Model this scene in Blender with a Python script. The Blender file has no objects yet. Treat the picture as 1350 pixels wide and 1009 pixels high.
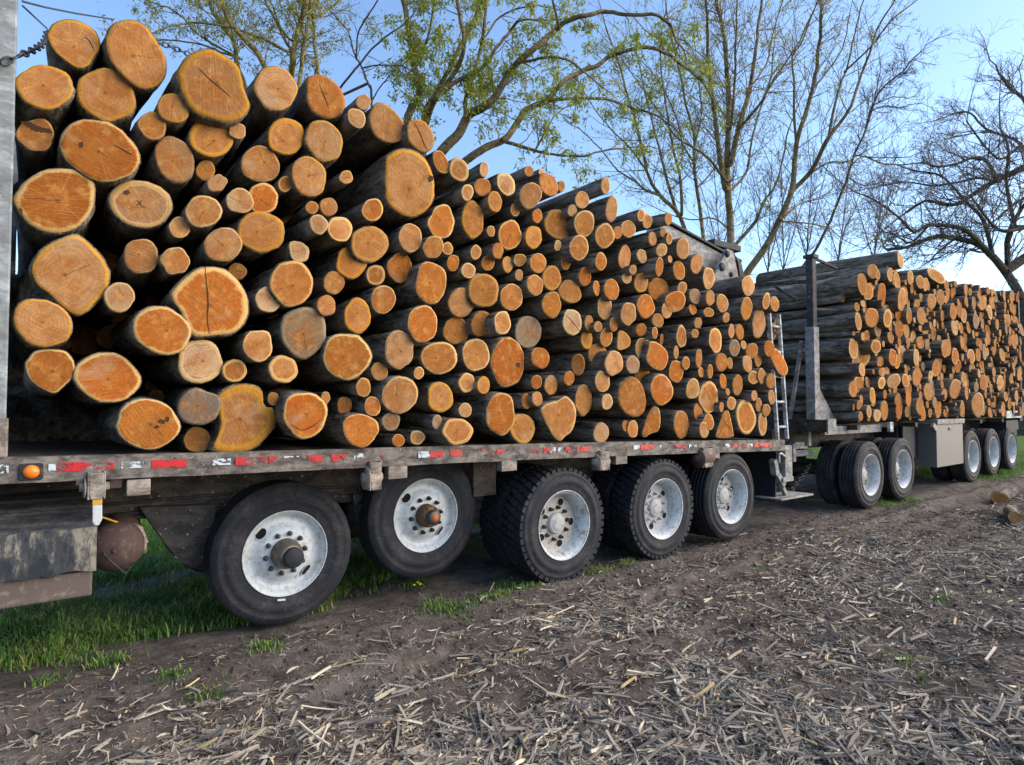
import bpy, math, random
import numpy as np
from mathutils import Vector, Matrix

random.seed(7)
rng = np.random.default_rng(11)
SC = bpy.context.scene
COL = SC.collection
PI = math.pi

# ------------------------------------------------------------------ camera
EYE = 1.57
F, CX, CY = 830.0, 675.0, 504.5
YAW = math.radians(37.93)
PITCH = math.atan((534 - 504.5) / F)
cam_d = bpy.data.cameras.new('camera')
cam_d.sensor_fit = 'HORIZONTAL'
cam_d.sensor_width = 36.0
cam_d.lens = 36.0 * F / 1350.0
cam_d.clip_start = 0.05
cam_d.clip_end = 3000
cam = bpy.data.objects.new('camera', cam_d)
COL.objects.link(cam)
cam.location = (0, 0, EYE)
cam.rotation_euler = (PI / 2 + PITCH, 0, -YAW)
SC.camera = cam

# ------------------------------------------------------------------ light
SUN_AZ = math.radians(128)     # clockwise from +Y (towards +X): behind the camera, to its right
SUN_EL = math.radians(27)
to_sun = Vector((math.sin(SUN_AZ) * math.cos(SUN_EL), math.cos(SUN_AZ) * math.cos(SUN_EL), math.sin(SUN_EL)))
world = bpy.data.worlds.new('World')
SC.world = world
world.use_nodes = True
wn = world.node_tree
for n in list(wn.nodes):
    wn.nodes.remove(n)
w_out = wn.nodes.new('ShaderNodeOutputWorld')
w_bg = wn.nodes.new('ShaderNodeBackground')
w_sky = wn.nodes.new('ShaderNodeTexSky')
w_sky.sky_type = 'NISHITA'
w_sky.sun_disc = False
w_sky.sun_elevation = SUN_EL
w_sky.sun_rotation = SUN_AZ
w_sky.air_density = 1.0
w_sky.dust_density = 0.9
w_sky.ozone_density = 3.2
w_bg.inputs['Strength'].default_value = 0.15
wn.links.new(w_sky.outputs[0], w_bg.inputs[0])
wn.links.new(w_bg.outputs[0], w_out.inputs[0])
sun_d = bpy.data.lights.new('sun', 'SUN')
sun_d.energy = 2.3
sun_d.angle = math.radians(75)
sun_d.color = (1.0, 0.85, 0.66)
sun = bpy.data.objects.new('sun', sun_d)
COL.objects.link(sun)
sun.rotation_euler = to_sun.to_track_quat('Z', 'Y').to_euler()
sun.location = (5, -10, 15)
vs = SC.view_settings
vs.view_transform = 'Standard'
vs.look = 'None'
vs.gamma = 1.0
vs.use_curve_mapping = False
vs.exposure = 1.2

# ------------------------------------------------------------------ helpers
FWD = Vector((math.sin(YAW) * math.cos(PITCH), math.cos(YAW) * math.cos(PITCH), math.sin(PITCH)))
RIGHT = Vector((math.cos(YAW), -math.sin(YAW), 0))
UP = RIGHT.cross(FWD)
C0 = Vector((0, 0, EYE))


def ray(u, v):
    return FWD + RIGHT * ((u - CX) / F) - UP * ((v - CY) / F)


def at(u, v, Y):
    """the point of the vertical plane at distance Y that photo pixel (u, v) shows"""
    d = ray(u, v)
    return C0 + d * (Y / d.y)


def at_depth(u, v, D):
    return C0 + ray(u, v) * D


def on_ground(u, v, z=0.0):
    d = ray(u, v)
    return C0 + d * ((z - EYE) / d.z)


def tag(o, label=None, cat=None, group=None, kind=None):
    if label: o['label'] = label
    if cat: o['category'] = cat
    if group: o['group'] = group
    if kind: o['kind'] = kind
    return o


def empty(name, loc=(0, 0, 0), parent=None):
    o = bpy.data.objects.new(name, None)
    o.empty_display_size = 0.2
    COL.objects.link(o)
    o.location = loc
    if parent is not None:
        o.parent = parent
    return o


def rotm(ax, deg):
    return Matrix.Rotation(math.radians(deg), 3, ax)


class MB:
    """collects shapes; build() links them as one mesh object"""
    def __init__(s):
        s.v, s.f, s.m, s.sm = [], [], [], []

    def add(s, verts, faces, mi=0, smooth=False):
        o = len(s.v)
        s.v += [tuple(p) for p in verts]
        s.f += [tuple(i + o for i in f) for f in faces]
        s.m += [mi] * len(faces)
        s.sm += [smooth] * len(faces)
        return s

    def box(s, c, d, R=None, mi=0):
        hx, hy, hz = d[0] / 2, d[1] / 2, d[2] / 2
        p = [Vector((x, y, z)) for x in (-hx, hx) for y in (-hy, hy) for z in (-hz, hz)]
        if R is not None:
            p = [R @ q for q in p]
        c = Vector(c)
        return s.add([c + q for q in p], [(0, 1, 3, 2), (4, 6, 7, 5), (0, 4, 5, 1), (2, 3, 7, 6), (0, 2, 6, 4), (1, 5, 7, 3)], mi)

    def bar(s, a, b, w, h, mi=0):
        """a rectangular bar from a to b"""
        a, b = Vector(a), Vector(b)
        d = (b - a)
        L = d.length
        d.normalize()
        ref = Vector((0, 0, 1)) if abs(d.z) < 0.95 else Vector((0, 1, 0))
        x = d.cross(ref).normalized()
        z = x.cross(d)
        R = Matrix((x, d, z)).transposed()
        return s.box((a + b) / 2, (w, L, h), R, mi)

    def tube(s, pts, rad, n=8, mi=0, cap=True, smooth=True):
        pts = [Vector(p) for p in pts]
        if not hasattr(rad, '__len__'):
            rad = [rad] * len(pts)
        vs_, fs = [], []
        ref = None
        for i, p in enumerate(pts):
            t = (pts[min(i + 1, len(pts) - 1)] - pts[max(i - 1, 0)])
            if t.length < 1e-9:
                t = Vector((0, 0, 1))
            t.normalize()
            if ref is None:
                ref = t.orthogonal().normalized()
            ref = (ref - t * ref.dot(t))
            if ref.length < 1e-6:
                ref = t.orthogonal()
            ref.normalize()
            b = t.cross(ref)
            for k in range(n):
                a = 2 * PI * k / n
                vs_.append(p + (ref * math.cos(a) + b * math.sin(a)) * rad[i])
        for i in range(len(pts) - 1):
            for k in range(n):
                k2 = (k + 1) % n
                fs.append((i * n + k, i * n + k2, (i + 1) * n + k2, (i + 1) * n + k))
        if cap:
            fs.append(tuple(range(n - 1, -1, -1)))
            fs.append(tuple((len(pts) - 1) * n + k for k in range(n)))
        return s.add(vs_, fs, mi, smooth)

    def lathe(s, prof, c, axis=(0, 1, 0), n=40, mi=0, smooth=True, closed=False):
        """prof: (radius, offset along axis)"""
        ax = Vector(axis).normalized()
        e1 = Vector((0, 0, 1)) if abs(ax.z) < 0.9 else Vector((1, 0, 0))
        e1 = (e1 - ax * e1.dot(ax)).normalized()
        e2 = ax.cross(e1)
        c = Vector(c)
        vs_, fs = [], []
        for r, o in prof:
            for k in range(n):
                a = 2 * PI * k / n
                vs_.append(c + ax * o + (e1 * math.cos(a) + e2 * math.sin(a)) * r)
        m = len(prof)
        for i in range(m if closed else m - 1):
            j = (i + 1) % m
            for k in range(n):
                k2 = (k + 1) % n
                fs.append((i * n + k, j * n + k, j * n + k2, i * n + k2))
        return s.add(vs_, fs, mi, smooth)

    def prism(s, poly, y0, y1, mi=0):
        """poly in (x, z), extruded from y0 to y1"""
        n = len(poly)
        vs_ = [(x, y0, z) for x, z in poly] + [(x, y1, z) for x, z in poly]
        fs = [tuple(range(n)), tuple(range(2 * n - 1, n - 1, -1))]
        for i in range(n):
            j = (i + 1) % n
            fs.append((i, i + n, j + n, j))
        return s.add(vs_, fs, mi)

    def build(s, name, mats, parent=None, bevel=0, loc=None):
        me = bpy.data.meshes.new(name)
        vv = s.v
        if loc is not None:
            L = Vector(loc)
            vv = [tuple(Vector(p) - L) for p in vv]
        me.from_pydata(vv, [], s.f)
        me.polygons.foreach_set('material_index', s.m)
        me.polygons.foreach_set('use_smooth', s.sm)
        if not isinstance(mats, (list, tuple)):
            mats = [mats]
        for m in mats:
            me.materials.append(m)
        me.update()
        o = bpy.data.objects.new(name, me)
        COL.objects.link(o)
        if parent is not None:
            o.parent = parent
        if loc is not None:
            o.location = loc
        if bevel:
            b = o.modifiers.new('bevel', 'BEVEL')
            b.width = bevel
            b.segments = 2
            b.limit_method = 'ANGLE'
            b.angle_limit = math.radians(40)
        return o


def np_mesh(name, V, Fq, mats, parent=None, smooth=False, attrs=None, midx=None):
    """V (n,3); Fq: (m,3) or (m,4) int array or a list of such arrays"""
    if not isinstance(Fq, list):
        Fq = [Fq]
    me = bpy.data.meshes.new(name)
    me.vertices.add(len(V))
    me.vertices.foreach_set('co', np.asarray(V, np.float32).ravel())
    loops = np.concatenate([f.ravel() for f in Fq]).astype(np.int32)
    sizes = np.concatenate([np.full(len(f), f.shape[1]) for f in Fq]).astype(np.int32)
    starts = np.concatenate([[0], np.cumsum(sizes)[:-1]]).astype(np.int32)
    me.loops.add(len(loops))
    me.loops.foreach_set('vertex_index', loops)
    me.polygons.add(len(sizes))
    me.polygons.foreach_set('loop_start', starts)
    me.polygons.foreach_set('loop_total', sizes)
    me.polygons.foreach_set('use_smooth', np.full(len(sizes), bool(smooth)))
    if midx is not None:
        me.polygons.foreach_set('material_index', np.asarray(midx, np.int32))
    me.update(calc_edges=True)
    me.validate()
    if attrs:
        for k, a in attrs.items():
            a = np.asarray(a, np.float32)
            if a.ndim == 1:
                at_ = me.attributes.new(k, 'FLOAT', 'POINT')
                at_.data.foreach_set('value', a)
            elif a.shape[1] == 3:
                at_ = me.attributes.new(k, 'FLOAT_VECTOR', 'POINT')
                at_.data.foreach_set('vector', a.ravel())
            else:
                at_ = me.attributes.new(k, 'FLOAT_COLOR', 'POINT')
                at_.data.foreach_set('color', a.ravel())
    if not isinstance(mats, (list, tuple)):
        mats = [mats]
    for m in mats:
        me.materials.append(m)
    o = bpy.data.objects.new(name, me)
    COL.objects.link(o)
    if parent is not None:
        o.parent = parent
    return o


def vnoise(x, y, seed=0):
    """smooth value noise on arrays"""
    xi, yi = np.floor(x).astype(np.int64), np.floor(y).astype(np.int64)
    fx, fy = x - xi, y - yi
    fx = fx * fx * (3 - 2 * fx)
    fy = fy * fy * (3 - 2 * fy)

    def h(a, b):
        n = (a * 374761393 + b * 668265263 + seed * 1442695041) & 0x7fffffff
        n = ((n ^ (n >> 13)) * 1274126177) & 0x7fffffff
        n = n ^ (n >> 16)
        return (n & 0xffff) / 65535.0
    return (h(xi, yi) * (1 - fx) + h(xi + 1, yi) * fx) * (1 - fy) + (h(xi, yi + 1) * (1 - fx) + h(xi + 1, yi + 1) * fx) * fy


def fbm(x, y, oct=4, seed=0):
    s = np.zeros_like(x, dtype=float)
    a, t = 0.5, 0.0
    for k in range(oct):
        s += a * vnoise(x * 2 ** k, y * 2 ** k, seed + k * 17)
        t += a
        a *= 0.5
    return s / t


# ------------------------------------------------------------------ materials
def lin(r, g, b):
    f = lambda c: (c / 255 / 12.92) if c <= 10 else ((c / 255 + 0.055) / 1.055) ** 2.4
    return (f(r), f(g), f(b), 1)


class NT:
    def __init__(s, name):
        s.mat = bpy.data.materials.new(name)
        s.mat.use_nodes = True
        s.t = s.mat.node_tree
        s.p = s.t.nodes['Principled BSDF']
        s.out = s.t.nodes['Material Output']

    def n(s, typ, **kw):
        x = s.t.nodes.new('ShaderNode' + typ)
        for k, v in kw.items():
            setattr(x, k, v)
        return x

    def l(s, a, b):
        s.t.links.new(a, b)

    def set(s, x, key, val):
        if hasattr(val, 'is_linked') or isinstance(val, bpy.types.NodeSocket):
            s.l(val, x.inputs[key])
        else:
            x.inputs[key].default_value = val

    def math(s, op, a, b=0.0, c=None, clamp=False):
        x = s.n('Math', operation=op, use_clamp=clamp)
        s.set(x, 0, a)
        s.set(x, 1, b)
        if c is not None:
            s.set(x, 2, c)
        return x.outputs[0]

    def coord(s, which='Object', scale=(1, 1, 1), rot=(0, 0, 0)):
        tc = s.n('TexCoord')
        mp = s.n('Mapping')
        mp.inputs['Scale'].default_value = scale
        mp.inputs['Rotation'].default_value = rot
        s.l(tc.outputs[which], mp.inputs[0])
        return mp.outputs[0]

    def noise(s, vec, scale, detail=4, rough=0.6, dist=0.0):
        x = s.n('TexNoise')
        s.l(vec, x.inputs['Vector'])
        x.inputs['Scale'].default_value = scale
        x.inputs['Detail'].default_value = detail
        x.inputs['Roughness'].default_value = rough
        x.inputs['Distortion'].default_value = dist
        return x.outputs['Fac']

    def ramp(s, fac, stops, interp='LINEAR'):
        x = s.n('ValToRGB')
        x.color_ramp.interpolation = interp
        e = x.color_ramp.elements
        while len(e) > 1:
            e.remove(e[0])
        e[0].position = stops[0][0]
        e[0].color = col4(stops[0][1])
        for p, c in stops[1:]:
            q = e.new(p)
            q.color = col4(c)
        s.l(fac, x.inputs[0])
        return x.outputs[0]

    def mix(s, fac, a, b, mode='MIX'):
        x = s.n('Mix', data_type='RGBA', blend_type=mode)
        s.set(x, 0, fac)
        s.set(x, 6, a)
        s.set(x, 7, b)
        return x.outputs[2]

    def smooth(s, x, lo, hi):
        m = s.n('MapRange', interpolation_type='SMOOTHSTEP')
        s.set(m, 0, x)
        s.set(m, 1, lo)
        s.set(m, 2, hi)
        return m.outputs[0]

    def attr(s, name):
        a = s.n('Attribute')
        a.attribute_name = name
        return a

    def bump(s, h, strength=0.5, dist=0.01, normal=None):
        b = s.n('Bump')
        b.inputs['Strength'].default_value = strength
        b.inputs['Distance'].default_value = dist
        s.l(h, b.inputs['Height'])
        if normal is not None:
            s.l(normal, b.inputs['Normal'])
        return b.outputs[0]

    def fin(s, color=None, rough=0.8, metal=0.0, normal=None, spec=0.3):
        if color is not None:
            s.set(s.p, 'Base Color', color)
        s.set(s.p, 'Roughness', rough)
        s.set(s.p, 'Metallic', metal)
        s.p.inputs['Specular IOR Level'].default_value = spec
        if normal is not None:
            s.l(normal, s.p.inputs['Normal'])
        return s.mat


def col4(c):
    if not hasattr(c, '__len__'):
        return (c, c, c, 1)
    return tuple(c) if len(c) == 4 else (c[0], c[1], c[2], 1)


def mat_wood():
    t = NT('cut_wood')
    rad = t.attr('rad').outputs['Fac']
    hw = t.attr('hw').outputs['Fac']
    hc = t.attr('hcol').outputs['Color']
    scol = t.attr('scol').outputs['Color']
    pv = t.attr('pv').outputs['Vector']
    sep = t.n('SeparateXYZ')
    t.l(pv, sep.inputs[0])
    px, py, seed = sep.outputs[0], sep.outputs[1], sep.outputs[2]
    n1 = t.noise(pv, 2.0, 3)
    n2 = t.noise(pv, 6.0, 4)
    big = t.noise(pv, 0.75, 3, 0.55, 0.8)
    gr = t.noise(pv, 0.5, 2)
    dirt = t.noise(pv, 2.6, 7, 0.78)
    # wobbling radius, heart and sapwood
    r = t.math('ADD', rad, t.math('MULTIPLY', t.math('SUBTRACT', n1, 0.5), 0.20))
    k = t.smooth(r, t.math('SUBTRACT', hw, 0.035), t.math('ADD', hw, 0.035))
    heart = t.mix(t.math('MULTIPLY', t.smooth(rad, 0.75, 0.1), 0.35), hc, (0.40, 0.15, 0.03, 1))
    heart = t.mix(t.math('MULTIPLY', t.smooth(big, 0.40, 0.64), 0.62), heart, (0.27, 0.085, 0.016, 1))
    heart = t.mix(t.math('MULTIPLY', t.smooth(n1, 0.50, 0.72), 0.40), heart, (0.64, 0.33, 0.09, 1))
    c = t.mix(k, heart, scol)
    # growth rings
    w = t.math('SINE', t.math('ADD', t.math('MULTIPLY', r, 48.0), t.math('MULTIPLY', n2, 6.0)))
    c = t.mix(t.math('MULTIPLY', t.math('ADD', w, 1.0), 0.13), c, (0.20, 0.07, 0.015, 1))
    # radial grain
    vm = t.n('VectorMath', operation='MULTIPLY')
    vm.inputs[1].default_value = (1, 1, 0)
    t.l(pv, vm.inputs[0])
    vn = t.n('VectorMath', operation='NORMALIZE')
    t.l(vm.outputs[0], vn.inputs[0])
    cmb = t.n('CombineXYZ')
    t.l(seed, cmb.inputs[2])
    va = t.n('VectorMath', operation='ADD')
    t.l(vn.outputs[0], va.inputs[0])
    t.l(cmb.outputs[0], va.inputs[1])
    rays = t.noise(va.outputs[0], 14.0, 2)
    c = t.mix(t.math('MULTIPLY', t.smooth(rays, 0.5, 0.72), 0.16), c, (0.70, 0.36, 0.10, 1))
    c = t.mix(t.math('MULTIPLY', t.smooth(rays, 0.45, 0.28), 0.22), c, (0.22, 0.075, 0.015, 1))
    # drying checks: two dark cracks that leave the pith, where the seed gives this log one
    for f1, f2, lim, th in ((1.7, 3.1, 0.62, 0.016), (5.3, 7.7, 0.72, 0.010)):
        sa, ca = t.math('SINE', t.math('MULTIPLY', seed, f1)), t.math('COSINE', t.math('MULTIPLY', seed, f1))
        acr = t.math('ABSOLUTE', t.math('ADD', t.math('SUBTRACT', t.math('MULTIPLY', px, sa), t.math('MULTIPLY', py, ca)), t.math('MULTIPLY', t.math('SUBTRACT', n1, 0.5), 0.32)))
        alo = t.math('ADD', t.math('MULTIPLY', px, ca), t.math('MULTIPLY', py, sa))
        on = t.math('GREATER_THAN', t.math('SINE', t.math('MULTIPLY', seed, f2)), lim)
        ln = t.math('MULTIPLY', t.smooth(acr, th * 1.8, th * 0.4), t.smooth(alo, -0.15, 0.0))
        ln = t.math('MULTIPLY', ln, t.smooth(rad, 0.86, 0.55))
        c = t.mix(t.math('MULTIPLY', t.math('MULTIPLY', ln, on), 0.7), c, (0.035, 0.014, 0.006, 1))
    # weathering, dirt, pith
    c = t.mix(t.math('MULTIPLY', t.smooth(n2, 0.5, 0.8), 0.30), c, (0.34, 0.125, 0.03, 1))
    c = t.mix(t.math('MULTIPLY', t.smooth(dirt, 0.56, 0.70), 0.5), c, (0.11, 0.055, 0.022, 1))
    c = t.mix(t.math('MULTIPLY', t.smooth(gr, 0.58, 0.74), 0.35), c, (0.34, 0.27, 0.18, 1))
    c = t.mix(t.math('MULTIPLY', t.smooth(rad, 0.09, 0.02), 0.75), c, (0.11, 0.04, 0.015, 1))
    # chainsaw marks
    ang = t.math('MULTIPLY', seed, 2.3)
    vr = t.n('VectorRotate', rotation_type='Z_AXIS')
    t.l(pv, vr.inputs['Vector'])
    t.l(ang, vr.inputs['Angle'])
    mp = t.n('Mapping')
    mp.inputs['Scale'].default_value = (1.2, 13, 1)
    t.l(vr.outputs[0], mp.inputs[0])
    saw = t.noise(mp.outputs[0], 1.2, 3)
    c = t.mix(t.math('MULTIPLY', t.smooth(saw, 0.48, 0.72), 0.13), c, (0.78, 0.46, 0.17, 1))
    c = t.mix(t.math('MULTIPLY', t.smooth(saw, 0.44, 0.28), 0.12), c, (0.22, 0.08, 0.02, 1))
    h = t.math('ADD', t.math('MULTIPLY', saw, 0.6), t.math('MULTIPLY', n2, 0.6))
    return t.fin(c, 0.9, 0, t.bump(h, 0.6, 0.008), 0.08)


def mat_bark(name, dark, light, sc=1.0):
    t = NT(name)
    oi = t.n('ObjectInfo')
    v = t.coord('Object', (11 * sc, 2.6 * sc, 11 * sc))
    a = t.noise(v, 1.0, 6, 0.7, 0.6)
    v2 = t.coord('Object', (40 * sc, 9 * sc, 40 * sc))
    b = t.noise(v2, 1.0, 4, 0.7)
    v3 = t.coord('Object', (2.5, 2.5, 2.5))
    big = t.noise(v3, 1.0, 3)
    h = t.math('ADD', a, t.math('MULTIPLY', b, 0.45))
    c = t.ramp(h, [(0.58, dark), (0.72, tuple(d * 0.6 + l * 0.4 for d, l in zip(dark, light))), (0.88, light)])
    c = t.mix(t.math('MULTIPLY', t.smooth(big, 0.5, 0.7), 0.3), c, (0.09, 0.09, 0.075, 1))
    c = t.mix(t.math('MULTIPLY', oi.outputs['Random'], 0.4), c, (0.10, 0.078, 0.056, 1))
    return t.fin(c, 0.95, 0, t.bump(h, 1.0, 0.045), 0.1)


def mat_rail(name='worn_rail_steel', base=(0.155, 0.135, 0.118), lo=(0.035, 0.029, 0.025), rust=(0.13, 0.06, 0.03)):
    t = NT(name)
    v = t.coord('Object', (3, 3, 6))
    a = t.noise(v, 2.0, 8, 0.72, 0.4)
    b = t.noise(t.coord('Object', (9, 9, 14)), 1.0, 6, 0.75)
    c = t.ramp(a, [(0.38, lo), (0.47, tuple((x + y) / 2 for x, y in zip(lo, base))), (0.53, base), (0.64, tuple(min(1, x * 1.5) for x in base))])
    c = t.mix(t.math('MULTIPLY', t.smooth(b, 0.55, 0.68), 0.8), c, col4(rust))
    c = t.mix(t.math('MULTIPLY', t.smooth(t.noise(t.coord('Object', (30, 30, 30)), 1.0, 3), 0.62, 0.7), 0.6), c, (0.33, 0.32, 0.31, 1))
    return t.fin(c, 0.72, 0.0, t.bump(t.math('ADD', a, b), 0.35, 0.006), 0.3)


def mat_simple(name, c, rough=0.7, metal=0.0, var=0.35, scale=6.0, dirt=(0.10, 0.08, 0.06), damt=0.5, spec=0.3, bump=0.15):
    t = NT(name)
    v = t.coord('Object')
    a = t.noise(v, scale, 6, 0.7)
    b = t.noise(v, scale * 3.3, 5, 0.7)
    k = t.mix(t.math('MULTIPLY', a, var), col4(c), tuple(x * 0.45 for x in col4(c)[:3]) + (1,))
    k = t.mix(t.math('MULTIPLY', t.smooth(b, 0.5, 0.72), damt), k, col4(dirt))
    return t.fin(k, rough, metal, t.bump(b, bump, 0.004), spec)


def mat_tape(name, c, lo, hi):
    """worn adhesive tape: flaked away where the noise says so"""
    t = NT(name)
    v = t.coord('Object', (16, 16, 22))
    a = t.noise(v, 1.0, 5, 0.7, 0.5)
    b = t.noise(t.coord('Object', (3.1, 3.1, 3.1)), 1.0, 2)
    k = t.smooth(t.math('ADD', a, t.math('MULTIPLY', t.math('SUBTRACT', b, 0.5), 0.8)), lo, hi)
    tr = t.n('BsdfTransparent')
    mx = t.n('MixShader')
    t.l(k, mx.inputs[0])
    t.l(t.p.outputs[0], mx.inputs[1])
    t.l(tr.outputs[0], mx.inputs[2])
    t.l(mx.outputs[0], t.out.inputs[0])
    cc = t.mix(t.math('MULTIPLY', a, 0.5), col4(c), tuple(x * 0.4 for x in c[:3]) + (1,))
    return t.fin(cc, 0.4, 0, None, 0.5)


def mat_rubber(name='tyre_rubber', dust=0.28):
    t = NT(name)
    v = t.coord('Object')
    a = t.noise(v, 5.0, 5, 0.65)
    b = t.noise(v, 40.0, 4, 0.7)
    c = t.mix(a, (0.008, 0.0095, 0.014, 1), (0.018, 0.02, 0.026, 1))
    c = t.mix(t.math('MULTIPLY', t.smooth(t.math('ADD', t.math('MULTIPLY', a, 0.6), t.math('MULTIPLY', b, 0.4)), 0.45, 0.68), dust), c, (0.12, 0.10, 0.085, 1))
    return t.fin(c, t.math('ADD', 0.62, t.math('MULTIPLY', b, 0.25)), 0, t.bump(b, 0.25, 0.004), 0.25)


def mat_rim(name, rust=0.3):
    t = NT(name)
    v = t.coord('Object')
    a = t.noise(v, 7.0, 6, 0.7)
    b = t.noise(v, 25.0, 5, 0.75)
    c = t.mix(a, (0.58, 0.63, 0.67, 1), (0.34, 0.36, 0.37, 1))
    c = t.mix(t.math('MULTIPLY', t.smooth(b, 0.48, 0.66), 0.6), c, (0.20, 0.17, 0.13, 1))
    c = t.mix(t.math('MULTIPLY', t.smooth(t.math('ADD', t.math('MULTIPLY', a, 0.5), t.math('MULTIPLY', b, 0.5)), 0.62 - rust * 0.25, 0.72), min(1, rust * 2)), c, (0.16, 0.07, 0.02, 1))
    return t.fin(c, 0.45, 0.0, t.bump(b, 0.12, 0.004), 0.45)


def mat_soil():
    t = NT('field_soil')
    g = t.attr('grass').outputs['Fac']
    lit = t.attr('litter').outputs['Fac']
    v = t.coord('Object')
    a = t.noise(v, 0.9, 6, 0.65)
    b = t.noise(v, 7.0, 8, 0.74)
    d = t.noise(v, 45.0, 6, 0.78)
    st = t.noise(t.coord('Object', (0.7, 5.0, 3)), 1.6, 6, 0.7, 0.4)
    c = t.ramp(b, [(0.34, (0.060, 0.048, 0.040)), (0.5, (0.125, 0.103, 0.087)), (0.66, (0.215, 0.182, 0.155))])
    c = t.mix(t.math('MULTIPLY', t.smooth(st, 0.48, 0.66), 0.55), c, (0.215, 0.185, 0.16, 1))
    c = t.mix(t.math('MULTIPLY', t.smooth(a, 0.55, 0.38), 0.5), c, (0.075, 0.06, 0.05, 1))
    c = t.mix(t.math('MULTIPLY', t.smooth(d, 0.56, 0.70), 0.55), c, (0.29, 0.255, 0.215, 1))
    # shredded husk matted into the mud
    f1 = t.noise(t.coord('Object', (14, 110, 30), (0, 0, 0.5)), 1.0, 4, 0.7, 0.8)
    f2 = t.noise(t.coord('Object', (110, 16, 30), (0, 0, -0.3)), 1.0, 4, 0.7, 0.8)
    f3 = t.noise(t.coord('Object', (12, 90, 30), (0, 0, -0.7)), 1.0, 4, 0.7, 0.8)
    fib = t.math('MAXIMUM', t.math('MAXIMUM', f1, f2), f3)
    fm = t.math('MULTIPLY', t.smooth(fib, 0.60, 0.70), t.smooth(lit, 0.1, 0.7))
    c = t.mix(t.math('MULTIPLY', fm, 0.75), c, (0.37, 0.315, 0.245, 1))
    gr = t.ramp(b, [(0.35, (0.05, 0.075, 0.02)), (0.6, (0.10, 0.17, 0.03)), (0.8, (0.18, 0.22, 0.06))])
    c = t.mix(t.smooth(t.math('ADD', g, t.math('MULTIPLY', t.math('SUBTRACT', b, 0.5), 0.7)), 0.4, 0.6), c, gr)
    h = t.math('ADD', b, t.math('ADD', t.math('MULTIPLY', d, 0.5), t.math('MULTIPLY', fm, 0.25)))
    return t.fin(c, 0.95, 0, t.bump(h, 1.0, 0.04), 0.08)


def mat_attr(name, rough=0.85, trans=0.0, attr='col', spec=0.2):
    """colour per piece carried by the mesh"""
    t = NT(name)
    c = t.attr(attr).outputs['Color']
    n = t.noise(t.coord('Object'), 60.0, 3)
    k = t.mix(t.math('MULTIPLY', n, 0.45), c, (0.05, 0.045, 0.04, 1))
    t.fin(k, rough, 0, None, spec)
    if trans:
        tl = t.n('BsdfTranslucent')
        t.l(k, tl.inputs[0])
        mx = t.n('MixShader')
        mx.inputs[0].default_value = trans
        t.l(t.p.outputs[0], mx.inputs[1])
        t.l(tl.outputs[0], mx.inputs[2])
        t.l(mx.outputs[0], t.out.inputs[0])
    return t.mat


def mat_dirty_box():
    """dark plastic cover with pale dried mud running down it"""
    t = NT('muddy_cover')
    a = t.noise(t.coord('Object', (7, 7, 1.6)), 1.0, 6, 0.7)
    b = t.noise(t.coord('Object', (30, 30, 12)), 1.0, 5, 0.75)
    z = t.noise(t.coord('Object', (2, 2, 3)), 1.0, 3)
    h = t.math('ADD', t.math('MULTIPLY', a, 0.5), t.math('ADD', t.math('MULTIPLY', b, 0.35), t.math('MULTIPLY', z, 0.2)))
    c = t.ramp(h, [(0.46, (0.022, 0.027, 0.035)), (0.52, (0.055, 0.056, 0.058)), (0.58, (0.22, 0.195, 0.155)), (0.7, (0.31, 0.275, 0.22))])
    return t.fin(c, 0.8, 0, t.bump(h, 0.5, 0.008), 0.25)


M = {}
M['wood'] = mat_wood()
M['bark'] = mat_bark('log_bark', (0.030, 0.025, 0.020), (0.32, 0.272, 0.225))
M['tree_bark'] = mat_bark('tree_bark', (0.075, 0.058, 0.036), (0.42, 0.31, 0.16), 0.8)
M['oak_bark'] = mat_bark('oak_bark', (0.03, 0.026, 0.023), (0.15, 0.13, 0.115), 0.8)
M['rail'] = mat_rail()
M['frame'] = mat_rail('frame_steel', (0.05, 0.040, 0.033), (0.014, 0.012, 0.011), (0.07, 0.035, 0.02))
M['grey_steel'] = mat_rail('grey_steel', (0.25, 0.24, 0.23), (0.13, 0.12, 0.115), (0.14, 0.1, 0.07))
M['pale_steel'] = mat_rail('pale_steel', (0.42, 0.44, 0.45), (0.22, 0.21, 0.2), (0.2, 0.16, 0.12))
M['dark_steel'] = mat_rail('dark_steel', (0.035, 0.033, 0.034), (0.012, 0.011, 0.011), (0.05, 0.03, 0.022))
M['winch'] = mat_rail('winch_steel', (0.24, 0.205, 0.175), (0.09, 0.075, 0.06), (0.12, 0.07, 0.04))
M['rust'] = mat_simple('rusty_brown_paint', (0.075, 0.045, 0.04), 0.8, 0, 0.5, 7, (0.14, 0.11, 0.085), 0.6)
M['red_brown'] = mat_simple('faded_red_brown', (0.13, 0.095, 0.082), 0.8, 0, 0.6, 6, (0.22, 0.19, 0.155), 0.9)
M['tape_red'] = mat_tape('red_tape', (0.52, 0.010, 0.014), 0.53, 0.58)
M['tape_white'] = mat_tape('white_tape', (0.55, 0.62, 0.65), 0.44, 0.50)
M['tape_red_worn'] = mat_tape('red_tape_worn', (0.36, 0.02, 0.025), 0.40, 0.52)
M['rubber'] = mat_rubber()
M['rubber_dusty'] = mat_rubber('dusty_rubber', 0.45)
M['flap'] = mat_simple('mud_flap_rubber', (0.02, 0.022, 0.028), 0.7, 0, 0.3, 5, (0.05, 0.045, 0.04), 0.4)
M['rim'] = mat_rim('white_rim', 0.2)
M['rim_rusty'] = mat_rim('rusty_rim', 0.55)
M['disc'] = mat_simple('grimy_wheel_disc', (0.44, 0.44, 0.43), 0.55, 0, 0.7, 9, (0.10, 0.075, 0.055), 0.8)
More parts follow.
